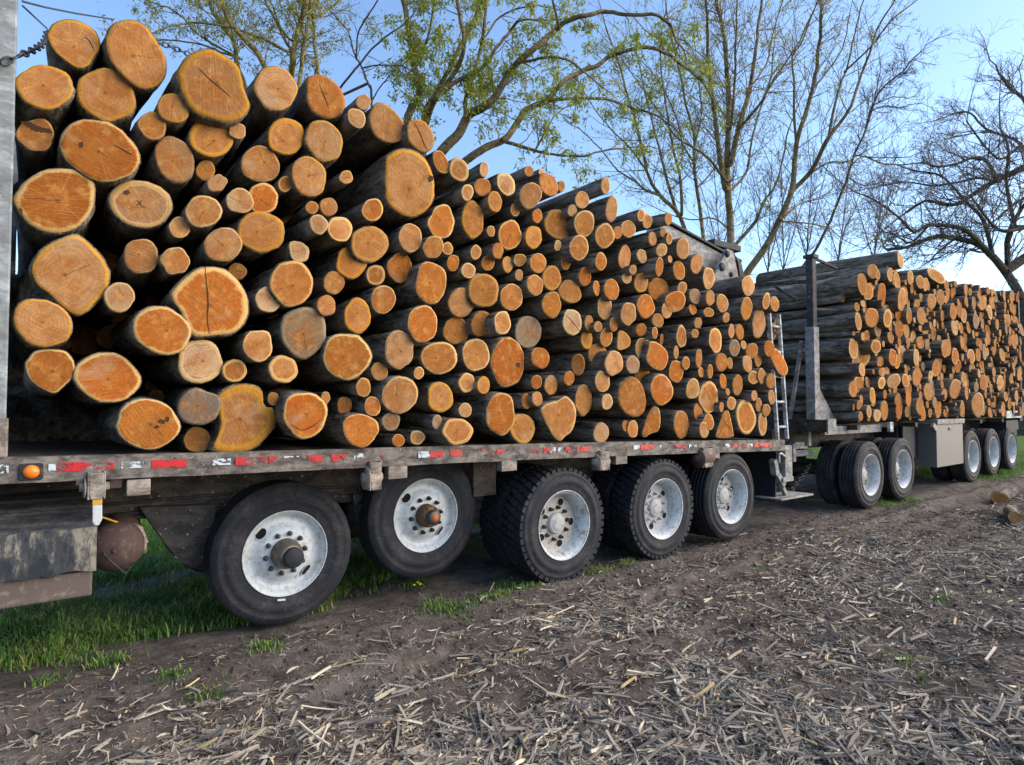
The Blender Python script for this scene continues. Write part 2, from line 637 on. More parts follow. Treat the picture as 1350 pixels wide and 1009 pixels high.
M['disc_rusty'] = mat_simple('rusty_wheel_disc', (0.42, 0.40, 0.37), 0.6, 0, 0.7, 7, (0.17, 0.075, 0.02), 1.0)
M['yellow_bark'] = mat_bark('yellowish_bark', (0.09, 0.075, 0.03), (0.46, 0.37, 0.12), 0.8)  # yellowish bark tone, mottled at random
M['dandelion'] = mat_simple('dandelion_yellow', (0.75, 0.5, 0.02), 0.7)
M['post'] = mat_rail('galvanised_post', (0.235, 0.255, 0.265), (0.15, 0.155, 0.155), (0.15, 0.13, 0.11))
M['twig'] = mat_simple('twig_bark', (0.24, 0.175, 0.11), 0.9, 0, 0.4, 3, (0.12, 0.10, 0.06), 0.4)
M['oak_twig'] = mat_simple('oak_twig_bark', (0.17, 0.135, 0.115), 0.9, 0, 0.4, 3, (0.09, 0.075, 0.07), 0.4)
def mat_cover_top():
    t = NT('dusty_cover_top')
    a = t.noise(t.coord('Object', (1.3, 9, 9)), 1.0, 6, 0.7, 0.5)
    b = t.noise(t.coord('Object', (18, 18, 18)), 1.0, 5, 0.75)
    h = t.math('ADD', t.math('MULTIPLY', a, 0.65), t.math('MULTIPLY', b, 0.35))
    c = t.ramp(h, [(0.42, (0.018, 0.021, 0.026)), (0.52, (0.07, 0.068, 0.064)), (0.62, (0.2, 0.18, 0.15))])
    return t.fin(c, 0.75, 0, t.bump(h, 0.3, 0.006), 0.3)


M['cover_top'] = mat_cover_top()
M['crack'] = mat_simple('dark_crack', (0.07, 0.033, 0.015), 0.95, 0, 0.4, 30, (0.06, 0.03, 0.015), 0.5)
M['hub'] = mat_simple('oily_hub', (0.20, 0.17, 0.14), 0.5, 0.5, 0.6, 14, (0.03, 0.025, 0.02), 0.8)
M['hub_rust'] = mat_simple('rusty_hub', (0.17, 0.10, 0.05), 0.7, 0.2, 0.6, 18, (0.06, 0.035, 0.02), 0.6)
M['nut'] = mat_simple('dull_nut', (0.10, 0.095, 0.10), 0.5, 0.6, 0.5, 30, (0.08, 0.05, 0.03), 0.4)
M['nut_rust'] = mat_simple('rusty_nut', (0.06, 0.04, 0.025), 0.75, 0.2, 0.5, 30, (0.12, 0.06, 0.02), 0.5)
M['hole'] = mat_simple('painted_opening_shade', (0.006, 0.006, 0.006), 0.9, 0, 0.2, 6, (0.02, 0.015, 0.01), 0.2)  # near-black colour stands for the shade inside openings that are not cut
M['plug'] = mat_simple('faded_orange_plug', (0.40, 0.12, 0.04), 0.6, 0, 0.3, 20, (0.15, 0.06, 0.03), 0.4)
M['orange'] = mat_simple('orange_lens', (0.75, 0.19, 0.015), 0.25, 0, 0.1, 9, (0.4, 0.2, 0.05), 0.2, 0.5, 0.02)
M['black'] = mat_simple('black_plastic', (0.02, 0.02, 0.021), 0.6, 0, 0.3, 9, (0.14, 0.12, 0.1), 0.5)
M['strap'] = mat_simple('white_strap', (0.52, 0.55, 0.56), 0.8, 0, 0.4, 20, (0.25, 0.22, 0.19), 0.6)
M['strap_yellow'] = mat_simple('yellow_strap', (0.55, 0.30, 0.03), 0.8, 0, 0.3, 20, (0.3, 0.2, 0.1), 0.4)
M['cover'] = mat_dirty_box()
M['toolbox'] = mat_simple('toolbox_metal', (0.165, 0.155, 0.145), 0.55, 0.2, 0.35, 3, (0.16, 0.14, 0.12), 0.5)
M['chain'] = mat_simple('chain_steel', (0.07, 0.068, 0.07), 0.5, 0.7, 0.4, 30, (0.09, 0.06, 0.04), 0.4)
M['soil'] = mat_soil()
M['residue'] = mat_attr('dry_residue', 0.85)
M['grass'] = mat_attr('grass_blades', 0.6, 0.3)
M['leaf'] = mat_attr('young_leaves', 0.6, 0.45)

# ------------------------------------------------------------------ ground
def ground_z(x, y):
    x = np.asarray(x, float)
    y = np.asarray(y, float)
    near = np.clip(1.5 - np.hypot(x - 7, y - 3) / 25, 0.15, 1)
    z = 0.11 * (fbm(x * 0.55, y * 0.9, 3, 3) - 0.5)
    z += 0.10 * (fbm(x * 2.3, y * 3.0, 3, 9) - 0.5)
    z += 0.045 * (fbm(x * 8, y * 8, 3, 21) - 0.5) + 0.012 * (fbm(x * 22, y * 22, 2, 31) - 0.5)
    # wheel tracks beside the trucks
    for yc, wd, dp in ((3.98, 0.17, 0.06), (3.45, 0.13, 0.05), (2.7, 0.15, 0.04)):
        yy = y - yc - 0.12 * np.sin(x * 0.35 + yc)
        z += -dp * np.exp(-(yy / wd) ** 2) + 0.6 * dp * np.exp(-((np.abs(yy) - wd * 1.7) / (wd * 0.5)) ** 2)
    flat = np.exp(-((y - 4.5) / 0.55) ** 2)
    z = z * near * (1 - 0.75 * flat) - 0.015
    z += 0.016 * np.clip(x - 9, 0, 12) - 0.05 * np.clip((x - 9) / 12, 0, 1)
    return z


def grass_mask(x, y):
    edge = 4.86 + np.clip(x - 1.2, 0, 4) * 0.30 + np.clip(x - 5, 0, 4) * 0.35 + 0.35 * (fbm(x * 1.3, y * 1.3, 3, 41) - 0.5)
    g = np.clip((y - edge) / 0.25 + 0.5, 0, 1)
    g = g * (1 - 0.9 * np.exp(-((y - 6.45 - 0.1 * np.sin(x)) / 0.34) ** 4))
    far_r = np.clip((x - 14.5) / 1.5, 0, 1) * np.clip((y - 3.95) / 0.3, 0, 1)
    return np.maximum(g, far_r)


def dens_field(x, y):
    edge = 3.7 - 0.05 * np.clip(x - 2, 0, 20) + 0.5 * (fbm(x * 0.8, y * 0.8, 3, 77) - 0.5)
    k = np.clip((edge - y) / 0.5 + 0.5, 0.14, 1)
    k = np.where(y > 4.05, 0.03, k)
    pn = fbm(x * 1.1 + 5, y * 1.5, 3, 55)
    k = k * np.clip((pn - 0.38) / 0.18, 0.14, 1)
    left = np.clip((x - 0.2) / 1.2, 0.75, 1)
    bare = np.exp(-(((x - 1.05) / 0.42) ** 2 + ((y - 3.05) / 0.22) ** 2))
    return k * left * (1 - 0.85 * bare)


def axis(lo, hi, step, far):
    core = list(np.arange(lo, hi + 1e-6, step))
    out, s, p = [], step, hi
    while p < far:
        s *= 1.28
        p += s
        out.append(p)
    pre, s, p = [], step, lo
    while p > -far:
        s *= 1.28
        p -= s
        pre.append(p)
    return np.array(pre[::-1] + core + out)


gx = axis(-1.5, 19.0, 0.055, 900)
gy = axis(0.2, 7.0, 0.045, 900)
GX, GY = np.meshgrid(gx, gy, indexing='ij')
GZ = ground_z(GX, GY)
nx, ny = len(gx), len(gy)
idx = np.arange(nx * ny).reshape(nx, ny)
quads = np.stack([idx[:-1, :-1], idx[1:, :-1], idx[1:, 1:], idx[:-1, 1:]], -1).reshape(-1, 4)
o = np_mesh('ground', np.stack([GX, GY, GZ], -1).reshape(-1, 3), quads, M['soil'], smooth=True,
            attrs={'grass': grass_mask(GX, GY).ravel(), 'litter': dens_field(GX, GY).ravel()})
tag(o, 'bare brown field soil with wheel tracks and a green lawn behind the trucks', kind='structure')

# ------------------------------------------------------------------ trees
class Branches:
    def __init__(s):
        s.V, s.Fq, s.n = [], [], 0
        s.tips = []

    def tube(s, P, R, sides):
        P = np.asarray(P, float)
        m = len(P)
        T = np.gradient(P, axis=0)
        T /= np.linalg.norm(T, axis=1)[:, None] + 1e-9
        ref = np.array([0.31, 0.85, 0.42])
        A = np.cross(T, ref)
        A /= np.linalg.norm(A, axis=1)[:, None] + 1e-9
        B = np.cross(T, A)
        a = 2 * PI * np.arange(sides) / sides
        ring = P[:, None, :] + np.asarray(R)[:, None, None] * (A[:, None, :] * np.cos(a)[None, :, None] + B[:, None, :] * np.sin(a)[None, :, None])
        i = np.arange(m - 1)[:, None]
        k = np.arange(sides)[None, :]
        k2 = (k + 1) % sides
        q = np.stack([i * sides + k, i * sides + k2, (i + 1) * sides + k2, (i + 1) * sides + k], -1).reshape(-1, 4)
        s.V.append(ring.reshape(-1, 3))
        s.Fq.append(q + s.n)
        s.n += m * sides

    def obj(s, name, mat, parent, kind=None):
        o = np_mesh(name, np.concatenate(s.V), np.concatenate(s.Fq), mat, parent, smooth=True)
        if kind:
            o['kind'] = kind
        return o


def unit(v):
    return v / (np.linalg.norm(v) + 1e-9)


def catmull(P, n):
    P = np.asarray(P, float)
    Q = np.vstack([2 * P[0] - P[1], P, 2 * P[-1] - P[-2]])
    out = []
    for i in range(1, len(Q) - 2):
        for t in np.linspace(0, 1, n, endpoint=False):
            t2, t3 = t * t, t * t * t
            out.append(0.5 * ((2 * Q[i]) + (-Q[i - 1] + Q[i + 1]) * t + (2 * Q[i - 1] - 5 * Q[i] + 4 * Q[i + 1] - Q[i + 2]) * t2 + (-Q[i - 1] + 3 * Q[i] - 3 * Q[i + 1] + Q[i + 2]) * t3))
    out.append(Q[-2])
    return np.array(out)


def grow(br, p, d, L, r, level, opt, tr):
    """one twig and the twigs that leave it"""
    n = 5 if level == 1 else 4
    pts = [p]
    q = p.copy()
    dd = unit(d)
    for i in range(n - 1):
        dd = unit(dd + tr.normal(0, opt['wob'], 3) + np.array([0, 0, opt['up']]))
        q = q + dd * L / (n - 1)
        pts.append(q.copy())
    pts = np.array(pts)
    R = np.linspace(r, max(r * 0.25, opt['rmin'] * 0.7), n)
    br.tube(pts, R, 4 if level == 1 else 3)
    if level >= opt['levels']:
        br.tips.append((pts, dd))
        return
    k = max(2, int(opt['n'][level] * tr.uniform(0.7, 1.3)))
    for j in range(k):
        t = tr.uniform(0.2, 1.0)
        i = min(int(t * (n - 1)), n - 2)
        f = t * (n - 1) - i
        b = pts[i] * (1 - f) + pts[i + 1] * f
        tang = unit(pts[i + 1] - pts[i])
        side = unit(np.cross(tang, tr.normal(0, 1, 3)))
        ang = tr.uniform(0.45, 1.05)
        nd = tang * math.cos(ang) + side * math.sin(ang)
        grow(br, b, nd, L * tr.uniform(0.35, 0.62) * (1.1 - 0.35 * t), max(opt['rmin'], R[i] * 0.55), level + 1, opt, tr)


def make_tree(name, limbs, D, base_uv, opt, mat, label, leafcol=None, leaves=0, leaf_size=0.035, seed=1, group=None):
    """limbs: (photo polyline, start width px, end width px, depth drift); the trunk foot stands on the ground"""
    tr = np.random.default_rng(seed)
    foot = at_depth(base_uv[0], base_uv[1], D)
    gz = float(ground_z(foot.x, foot.y))
    root = empty(name, (foot.x, foot.y, gz))
    tag(root, label, 'tree', group)
    trunk, tw = Branches(), Branches()
    built = []
    for (poly, w0, w1, drift, *rest) in limbs:
        P = []
        m = len(poly)
        D0 = D
        if len(built) and not (rest and rest[0] == 'root'):
            # leave the limb that the photo shows this one growing out of
            q = min(built, key=lambda b: (b[0] - poly[0][0]) ** 2 + (b[1] - poly[0][1]) ** 2)
            D0 = q[2]
            poly = [(q[0], q[1])] + list(poly)
            m = len(poly)
        for i, (u, v) in enumerate(poly):
            dd = D0 + drift * (i / max(1, m - 1)) + tr.normal(0, 0.012 * D) * (0 if i == 0 else 1)
            P.append(np.array(at_depth(u, v, dd)))
        if rest and rest[0] == 'root':
            g = np.array([foot.x * 0.7 + P[0][0] * 0.3, foot.y * 0.7 + P[0][1] * 0.3, gz - 0.1])
            P = [g, (g + P[0]) / 2 + np.array([0, 0, 0.1])] + P
        C = catmull(P, 4)
        C = C + tr.normal(0, 0.012, C.shape) * np.linspace(0, 1, len(C))[:, None]
        R0, R1 = w0 / 2 * D / F, w1 / 2 * D / F
        for c in C:
            q = Vector(c) - C0
            w_ = q.dot(FWD)
            built.append((CX + F * q.dot(RIGHT) / w_, CY - F * q.dot(UP) / w_, w_))
        R = R1 + (R0 - R1) * (1 - np.linspace(0, 1, len(C))) ** 1.35
        R = R * 0.9
        if rest and rest[0] == 'root':
            R[:9] *= np.linspace(1.35, 1.0, 9)
        trunk.tube(C, R, 8 if w0 > 7 else 6)
        seg = np.linalg.norm(np.diff(C, axis=0), axis=1)
        Ltot = seg.sum()
        nb = int(opt['dens'] * Ltot)
        for j in range(nb):
            t = tr.uniform(opt['t0'], 1.0) if not rest or rest[0] != 'root' else tr.uniform(max(opt['t0'], 0.45), 1.0)
            i = min(int(t * (len(C) - 1)), len(C) - 2)
            b = C[i]
            tang = unit(C[i + 1] - C[i])
            side = unit(np.cross(tang, tr.normal(0, 1, 3)))
            ang = tr.uniform(0.45, 1.1)
            nd = tang * math.cos(ang) + side * math.sin(ang)
            grow(tw, b, nd, tr.uniform(*opt['len']) * (1.15 - 0.5 * t), min(R[i] * 0.5, opt['r1']), 1, opt, tr)
        grow(tw, C[-1], unit(C[-1] - C[-2]), opt['len'][1] * 0.9, R1 * 0.8, 1, opt, tr)
    lf = np.array([foot.x, foot.y, gz])
    for b in (trunk, tw):
        b.V = [v - lf for v in b.V]
    trunk.obj('trunk', mat, root)
    tw.obj('crown', M['oak_twig'] if mat is M['oak_bark'] else M['twig'], root, 'stuff')
    if leaves and tw.tips:
        n = leaves
        ti = tr.integers(0, len(tw.tips), n)
        pos = np.array([tw.tips[i][0][tr.integers(1, len(tw.tips[i][0]))] for i in ti]) - lf
        pos += tr.normal(0, 0.05, pos.shape)
        leafmesh(root, pos, leafcol, leaf_size, tr)
    return root


def leafmesh(root, pos, cols, size, tr, name='foliage'):
    n = len(pos)
    a = tr.normal(0, 1, (n, 3))
    a /= np.linalg.norm(a, axis=1)[:, None]
    a[:, 2] -= 0.4
    b = np.cross(a, tr.normal(0, 1, (n, 3)))
    b /= np.linalg.norm(b, axis=1)[:, None]
    s = tr.uniform(0.6, 1.5, n)[:, None] * size
    V = np.stack([pos, pos + a * s + b * s * 0.38, pos + a * s * 2.0, pos + a * s - b * s * 0.38], 1).reshape(-1, 3)
    q = np.arange(4 * n).reshape(n, 4)
    c = np.array(cols)[tr.integers(0, len(cols), n)] * tr.uniform(0.7, 1.25, (n, 1))
    c = np.concatenate([c, np.ones((n, 1))], 1)
    o = np_mesh(name, V, q, M['leaf'], root, attrs={'col': np.repeat(c, 4, axis=0)})
    o['kind'] = 'stuff'
    return o


LG = [(0.34, 0.46, 0.05), (0.44, 0.50, 0.06), (0.25, 0.38, 0.045)]
LY = [(0.55, 0.48, 0.05), (0.42, 0.43, 0.06), (0.30, 0.36, 0.05)]
LP = [(0.36, 0.36, 0.12), (0.42, 0.36, 0.14), (0.28, 0.32, 0.10)]

make_tree('maple_tree', [
    ([(386, 150), (384, 112), (387, 70), (393, 40), (400, 15), (404, -25), (406, -70)], 12, 6, 0, 'root'),
    ([(381, 62), (365, 30), (349, 0), (338, -35)], 5, 3, 1.0),
    ([(392, 130), (396, 100), (402, 50), (408, 20), (411, -25), (415, -60)], 7, 4, -0.6),
    ([(424, 140), (420, 97), (415, 60), (413, 20), (418, -15), (425, -60)], 7, 4, 0.8, 'root'),
    ([(412, 25), (430, 14), (450, 0), (475, -22)], 5, 3, 1.0),
    ([(375, 150), (345, 80), (325, 55), (305, 32), (295, 10), (288, -15), (280, -50)], 9, 5, -1.0),
    ([(330, 150), (312, 85), (310, 60), (296, 38), (282, 18), (272, -10), (262, -50)], 8.5, 5, 0.6, 'root'),
    ([(379, 68), (360, 58), (345, 50), (315, 40), (285, 33), (250, 30), (225, 35), (198, 46)], 5, 2, -1.0),
    ([(318, 78), (290, 68), (268, 60), (240, 55), (210, 53)], 4, 2, 0.7),
    ([(312, 75), (280, 58), (255, 40), (240, 22), (220, 10), (198, 2)], 4, 2, -0.4),
    ([(386, 55), (372, 40), (360, 10), (352, -15)], 4, 2, -0.5),
], 14, (395, 600), dict(wob=0.22, up=0.05, levels=3, n=[0, 4, 4], dens=2.3, t0=0.15, len=(0.6, 1.4), r1=0.013, rmin=0.004),
    M['yellow_bark'], 'multi-stemmed tree with fine yellowish buds behind the tall end of the log pile', LP + LY, 12000, 0.032, 21)

make_tree('slender_tree', [
    ([(490, 140), (487, 115), (483, 105), (475, 85), (466, 68), (458, 40), (443, 24)], 4, 2, 0.5, 'root'),
    ([(470, 75), (472, 45), (485, 20), (500, -2), (510, -30)], 3.2, 1.6, -0.5),
    ([(440, 130), (447, 118), (475, 83), (490, 65), (510, 48), (535, 30), (548, 15)], 4, 2, 0.6),
    ([(478, 90), (500, 86), (530, 88), (545, 95)], 2.6, 1.4, -0.6),
    ([(492, 130), (505, 110), (520, 95), (528, 85)], 2.6, 1.2, 0.3),
], 15, (490, 600), dict(wob=0.2, up=0.03, levels=3, n=[0, 3, 3], dens=1.2, t0=0.4, len=(0.5, 1.0), r1=0.010, rmin=0.003),
    M['oak_bark'], 'slender dark crossing-branch tree between the two leafy trees', LP, 500, 0.02, 5)

make_tree('willow_tree', [
    ([(560, 230), (548, 185), (537, 160), (545, 137), (553, 122), (546, 85), (540, 50), (535, 20), (528, -20), (520, -60)], 15, 7, 0, 'root'),
    ([(556, 190), (560, 150), (570, 130), (585, 105), (600, 75), (615, 45), (630, 15), (642, -20), (650, -60)], 10, 5, 1.2),
    ([(556, 190), (566, 150), (578, 125), (600, 95), (612, 60), (606, 20), (600, -15), (596, -60)], 9, 5, -1.0),
    ([(572, 132), (600, 108), (620, 98), (640, 85), (655, 62), (672, 42), (684, 27)], 8, 4, -0.5),
    ([(560, 235), (582, 200), (605, 176), (618, 152), (640, 140), (655, 125), (672, 95), (690, 75), (715, 55), (740, 33), (765, 22), (800, 16), (830, 20), (860, 19), (885, 34)], 17, 4, -1.5),
    ([(614, 158), (614, 130), (622, 105), (632, 70), (638, 40), (641, 0), (645, -50)], 7.5, 4, 0.8),
    ([(585, 240), (612, 214), (640, 195), (665, 184), (680, 165), (693, 145), (720, 133), (740, 110), (765, 95), (790, 85), (805, 74), (845, 63), (875, 69), (905, 90), (925, 106)], 13, 5, 1.5),
    ([(664, 186), (690, 194), (710, 200), (735, 205), (770, 205), (800, 198), (840, 194)], 6.5, 2, -1.0),
    ([(705, 200), (718, 175), (730, 155), (745, 141)], 4, 2, 0.5),
    ([(720, 133), (760, 130), (800, 131), (830, 142), (860, 150), (890, 168)], 6, 3, 1.0),
    ([(690, 82), (720, 76), (745, 78), (768, 93)], 4.5, 3, -0.3),
    ([(737, 36), (730, 8), (725, -30)], 5, 3, -0.8),
    ([(639, 50), (660, 22), (700, 8), (735, 12)], 3.5, 2, 0.5),
    ([(875, 68), (872, 50), (880, 42), (910, 60)], 4, 2, 0),
    ([(545, 85), (560, 60), (570, 20), (575, -30)], 5, 3, 0.6),
], 16, (560, 590), dict(wob=0.26, up=-0.02, levels=3, n=[0, 4, 4], dens=2.3, t0=0.2, len=(0.6, 1.4), r1=0.014, rmin=0.004),
    M['tree_bark'], 'spreading tree with fresh green leaves and limbs arching right over the logs', LG + LY, 20000, 0.046, 8)

make_tree('tall_branching_tree', [
    ([(964, 380), (963, 345), (963, 300), (960, 260), (958, 215), (960, 180), (961, 130), (958, 90), (955, 50), (946, 10), (938, -30), (932, -80)], 15, 4, 0, 'root'),
    ([(955, 245), (948, 200), (942, 150), (937, 110), (933, 70), (932, 20), (930, -20), (926, -70)], 9, 3, -1.5),
    ([(963, 215), (975, 165), (988, 120), (995, 75), (1000, 30), (1006, -15), (1010, -70)], 10, 3, 1.5),
    ([(973, 172), (1000, 140), (1020, 105), (1045, 70), (1062, 38), (1080, -5)], 5.5, 2, -1.0),
    ([(960, 150), (955, 70), (951, 30), (949, -20)], 5, 2, 1.0),
    ([(964, 165), (969, 100), (970, 50), (972, 0), (975, -50)], 5, 2, -2.0),
    ([(965, 250), (985, 225), (990, 190), (1000, 150), (1015, 110), (1020, 60)], 5, 2, 2.0),
    ([(965, 328), (990, 300), (1000, 285), (1006, 268), (1022, 245), (1032, 210), (1040, 170)], 7, 2, -1.0),
    ([(958, 240), (935, 210), (915, 195), (890, 180), (870, 150), (850, 120)], 5, 2, -2.0),
    ([(960, 160), (940, 130), (915, 95), (880, 60), (850, 40)], 4.5, 2, 1.0),
    ([(985, 120), (1010, 85), (1020, 40), (1035, -10)], 4, 2, 1.0),
    ([(958, 300), (940, 288), (910, 290), (890, 285)], 3.5, 1.5, -1),
], 20, (964, 600), dict(wob=0.15, up=0.12, levels=3, n=[0, 4, 3], dens=2.6, t0=0.15, len=(0.9, 2.6), r1=0.018, rmin=0.005),
    M['tree_bark'], 'tall upright bare tree with mossy yellow-green trunk behind the gap between trailers', LY + LG, 6500, 0.038, 13)

make_tree('forked_tree', [
    ([(970, 395), (985, 360), (1010, 325), (1030, 285), (1044, 252), (1048, 215), (1052, 180), (1065, 140), (1075, 100), (1080, 60), (1083, 20), (1080, -25), (1078, -70)], 13, 3.5, 0, 'root'),
    ([(1044, 252), (1070, 225), (1090, 185), (1105, 165), (1122, 140), (1135, 100), (1147, 70), (1156, 40), (1182, -3)], 8, 2, -1.0),
    ([(1050, 195), (1047, 150), (1047, 110), (1045, 75), (1060, 50), (1082, -12)], 5, 2, 1.0),
    ([(1092, 182), (1105, 120), (1118, 85), (1130, 30), (1140, -5)], 4.5, 1.8, 1.0),
    ([(1116, 92), (1150, 60), (1172, 30), (1207, 3)], 4, 1.6, -1.0),
    ([(1030, 290), (1055, 268), (1080, 262), (1098, 250)], 4, 1.6, 1.0),
    ([(1062, 235), (1090, 215), (1115, 213), (1140, 200)], 3.5, 1.4, -1.0),
    ([(1030, 292), (1060, 294), (1090, 300), (1110, 315)], 3, 1.4, 0.5),
    ([(1070, 120), (1090, 95), (1110, 65), (1120, 20)], 3.5, 1.6, 0.4),
], 19, (965, 600), dict(wob=0.16, up=0.1, levels=3, n=[0, 4, 3], dens=2.5, t0=0.2, len=(0.8, 2.2), r1=0.016, rmin=0.005),
    M['tree_bark'], 'bare forked tree leaning right above the steel post of the rear trailer', LG + LY, 2400, 0.034, 17)

make_tree('left_leaning_tree', [
    ([(912, 345), (905, 310), (893, 280), (872, 260), (856, 235), (846, 195), (838, 160), (825, 120), (815, 80), (800, 40)], 9, 2.5, 0, 'root'),
    ([(893, 282), (880, 240), (870, 200), (862, 170), (850, 120), (840, 70)], 6.5, 2, 1.0),
    ([(899, 280), (896, 230), (888, 200), (880, 150), (872, 100), (870, 50)], 6, 2, -1.0),
    ([(870, 258), (850, 250), (838, 240), (815, 225), (790, 195), (765, 170)], 4.5, 1.6, 0.5),
    ([(852, 225), (830, 195), (805, 170), (780, 140)], 4, 1.6, -0.5),
    ([(930, 340), (928, 318), (922, 270), (917, 240), (915, 210), (915, 180), (905, 140), (895, 90), (885, 50), (878, 10)], 7.5, 2.5, 1.0, 'root'),
    ([(922, 245), (940, 225), (950, 205)], 3.5, 2, 0.3),
    ([(915, 215), (900, 190), (890, 150), (870, 110), (850, 85)], 4, 1.6, -1),
    ([(916, 190), (925, 150), (920, 100), (915, 50)], 3.5, 1.6, 0.8),
], 21, (915, 600), dict(wob=0.16, up=0.08, levels=3, n=[0, 4, 3], dens=2.4, t0=0.2, len=(0.8, 2.2), r1=0.016, rmin=0.005),
    M['tree_bark'], 'bare grey tree fanning left just above the loader boom', LG + LY, 5200, 0.036, 23)

make_tree('thin_leaning_tree', [
    ([(1050, 372), (1060, 350), (1075, 330), (1095, 290), (1115, 240), (1128, 200), (1140, 175), (1150, 140), (1168, 112), (1190, 95), (1207, 74)], 6, 2, 0, 'root'),
    ([(1140, 175), (1150, 145), (1155, 120), (1160, 95)], 3, 1.4, 0.6),
    ([(1153, 138), (1178, 128), (1195, 130)], 2.4, 1.2, 0.4),
    ([(1147, 148), (1165, 140), (1185, 142), (1200, 138)], 2.4, 1.2, -0.4),
    ([(1120, 235), (1140, 245), (1165, 240), (1190, 250)], 2.4, 1.2, 0.4),
    ([(1128, 205), (1160, 208), (1200, 207)], 2.4, 1.2, -0.5),
], 20, (1050, 600), dict(wob=0.22, up=0.06, levels=3, n=[0, 6, 4], dens=3.4, t0=0.35, len=(0.6, 1.5), r1=0.014, rmin=0.005),
    M['oak_bark'], 'thin bare tree leaning far right with an airy twig fan at its tip', None, 0, 0.02, 29)

make_tree('oak_tree', [
    ([(1352, 420), (1342, 385), (1325, 358), (1305, 335), (1287, 321), (1258, 314), (1235, 312), (1215, 318), (1195, 326), (1170, 330)], 17, 4, 0, 'root'),
    ([(1302, 332), (1275, 305), (1250, 298), (1225, 297), (1205, 306), (1190, 292), (1170, 275), (1150, 262)], 8, 2.5, -2.0),
    ([(1400, 300), (1375, 240), (1355, 222), (1335, 228), (1310, 240), (1285, 255), (1265, 268), (1245, 270), (1220, 265), (1195, 280)], 14, 4, 2.0),
    ([(1315, 238), (1302, 214), (1285, 208), (1262, 216), (1240, 220), (1215, 215)], 7, 2.5, -2.0),
    ([(1308, 334), (1296, 290), (1275, 268), (1255, 245), (1235, 230), (1200, 225)], 7, 2.5, 2.0),
    ([(1330, 365), (1328, 320), (1338, 290), (1352, 268)], 10, 5, -1.0),
    ([(1338, 300), (1330, 260), (1326, 232), (1330, 200), (1320, 170)], 7, 3, 1.0),
    ([(1352, 300), (1325, 305), (1310, 298), (1295, 280), (1283, 262)], 7, 3, -1.0),
    ([(1380, 200), (1352, 135), (1335, 120), (1320, 102), (1313, 86)], 8, 2.5, 0),
    ([(1375, 235), (1345, 190), (1325, 180), (1300, 170), (1280, 150), (1262, 148)], 7, 2.5, 1.0),
    ([(1345, 192), (1320, 210), (1300, 195), (1285, 175), (1275, 160)], 5, 2, -1.0),
    ([(1315, 240), (1290, 235), (1265, 240), (1230, 245), (1195, 240), (1165, 245)], 5, 2, 1.5),
    ([(1260, 314), (1240, 330), (1225, 345)], 4, 2, 0.5),
    ([(1378, 245), (1352, 260), (1330, 275), (1315, 290)], 6, 3, -1),
    ([(1225, 297), (1200, 320), (1180, 310), (1160, 305)], 4, 1.8, 1),
], 30, (1352, 575), dict(wob=0.27, up=0.10, levels=3, n=[0, 7, 5], dens=2.2, t0=0.12, len=(1.4, 3.8), r1=0.036, rmin=0.0075),
    M['oak_bark'], 'big dark bare oak with gnarled crooked limbs at the far right', None, 0, 0.02, 31)

# saplings low on the skyline
for k, (u, v0, v1, lean, lab) in enumerate([(1012, 360, 250, 4, 'thin bare sapling just right of the loader bracket'),
                                           (1034, 360, 262, -3, 'thin bare sapling between the forked tree and the steel post'),
                                           (1062, 340, 235, 8, 'thin bare sapling right behind the steel post top'),
                                           (1104, 345, 270, 10, 'thin bare sapling above the first logs of the rear trailer'),
                                           (1150, 345, 262, 12, 'thin bare sapling above the splintered log top'),
                                           (950, 345, 255, -6, 'thin bare sapling left of the mossy trunk')]):
    make_tree('sapling', [([(u, v0 + 40), (u + lean * 0.3, v0 - 20), (u + lean * 0.6, (v0 + v1) / 2), (u + lean, v1), (u + lean * 1.5, v1 - 40)], 3.2, 1.0, 0.5, 'root'),
                          ([(u + lean * 0.2, v0 - 5), (u + 10, v0 - 45), (u + 22, v1 + 10), (u + 30, v1 - 20)], 2.0, 0.9, -1),
                          ([(u + lean * 0.2, v0), (u - 10, v0 - 40), (u - 17, v1 + 20), (u - 25, v1 - 5)], 2.0, 0.9, 1)],
              27, (u, 570), dict(wob=0.12, up=0.16, levels=3, n=[0, 4, 3], dens=2.6, t0=0.1, len=(0.7, 2.0), r1=0.013, rmin=0.006),
              M['oak_bark'], lab, None, 0, 0.02, 50 + k, 'saplings on the skyline')

# low shrub glimpsed left of the load, and the wood beyond the field
tr_ = np.random.default_rng(3)
sh = at_depth(24, 345, 9.5)
shr = empty('yellow_shrub', (sh.x, sh.y, 0.0))
tag(shr, 'yellow-green shrub glimpsed between the post and the leftmost logs', 'shrub')
b_ = Branches()
for k in range(14):
    a = tr_.uniform(0, 6.28)
    e = np.array([0.6 * math.cos(a), 0.6 * math.sin(a), tr_.uniform(2.0, 2.9)])
    b_.tube(np.array([[0, 0, 0], e * [0.3, 0.3, 0.5], e]), [0.02, 0.014, 0.005], 5)
b_.obj('stem', M['tree_bark'], shr)
pp = tr_.normal(0, 1, (1500, 3)) * [0.45, 0.45, 0.6] + [0, 0, 2.1]
leafmesh(shr, pp, [(0.55, 0.5, 0.04), (0.4, 0.42, 0.05)], 0.035, tr_)

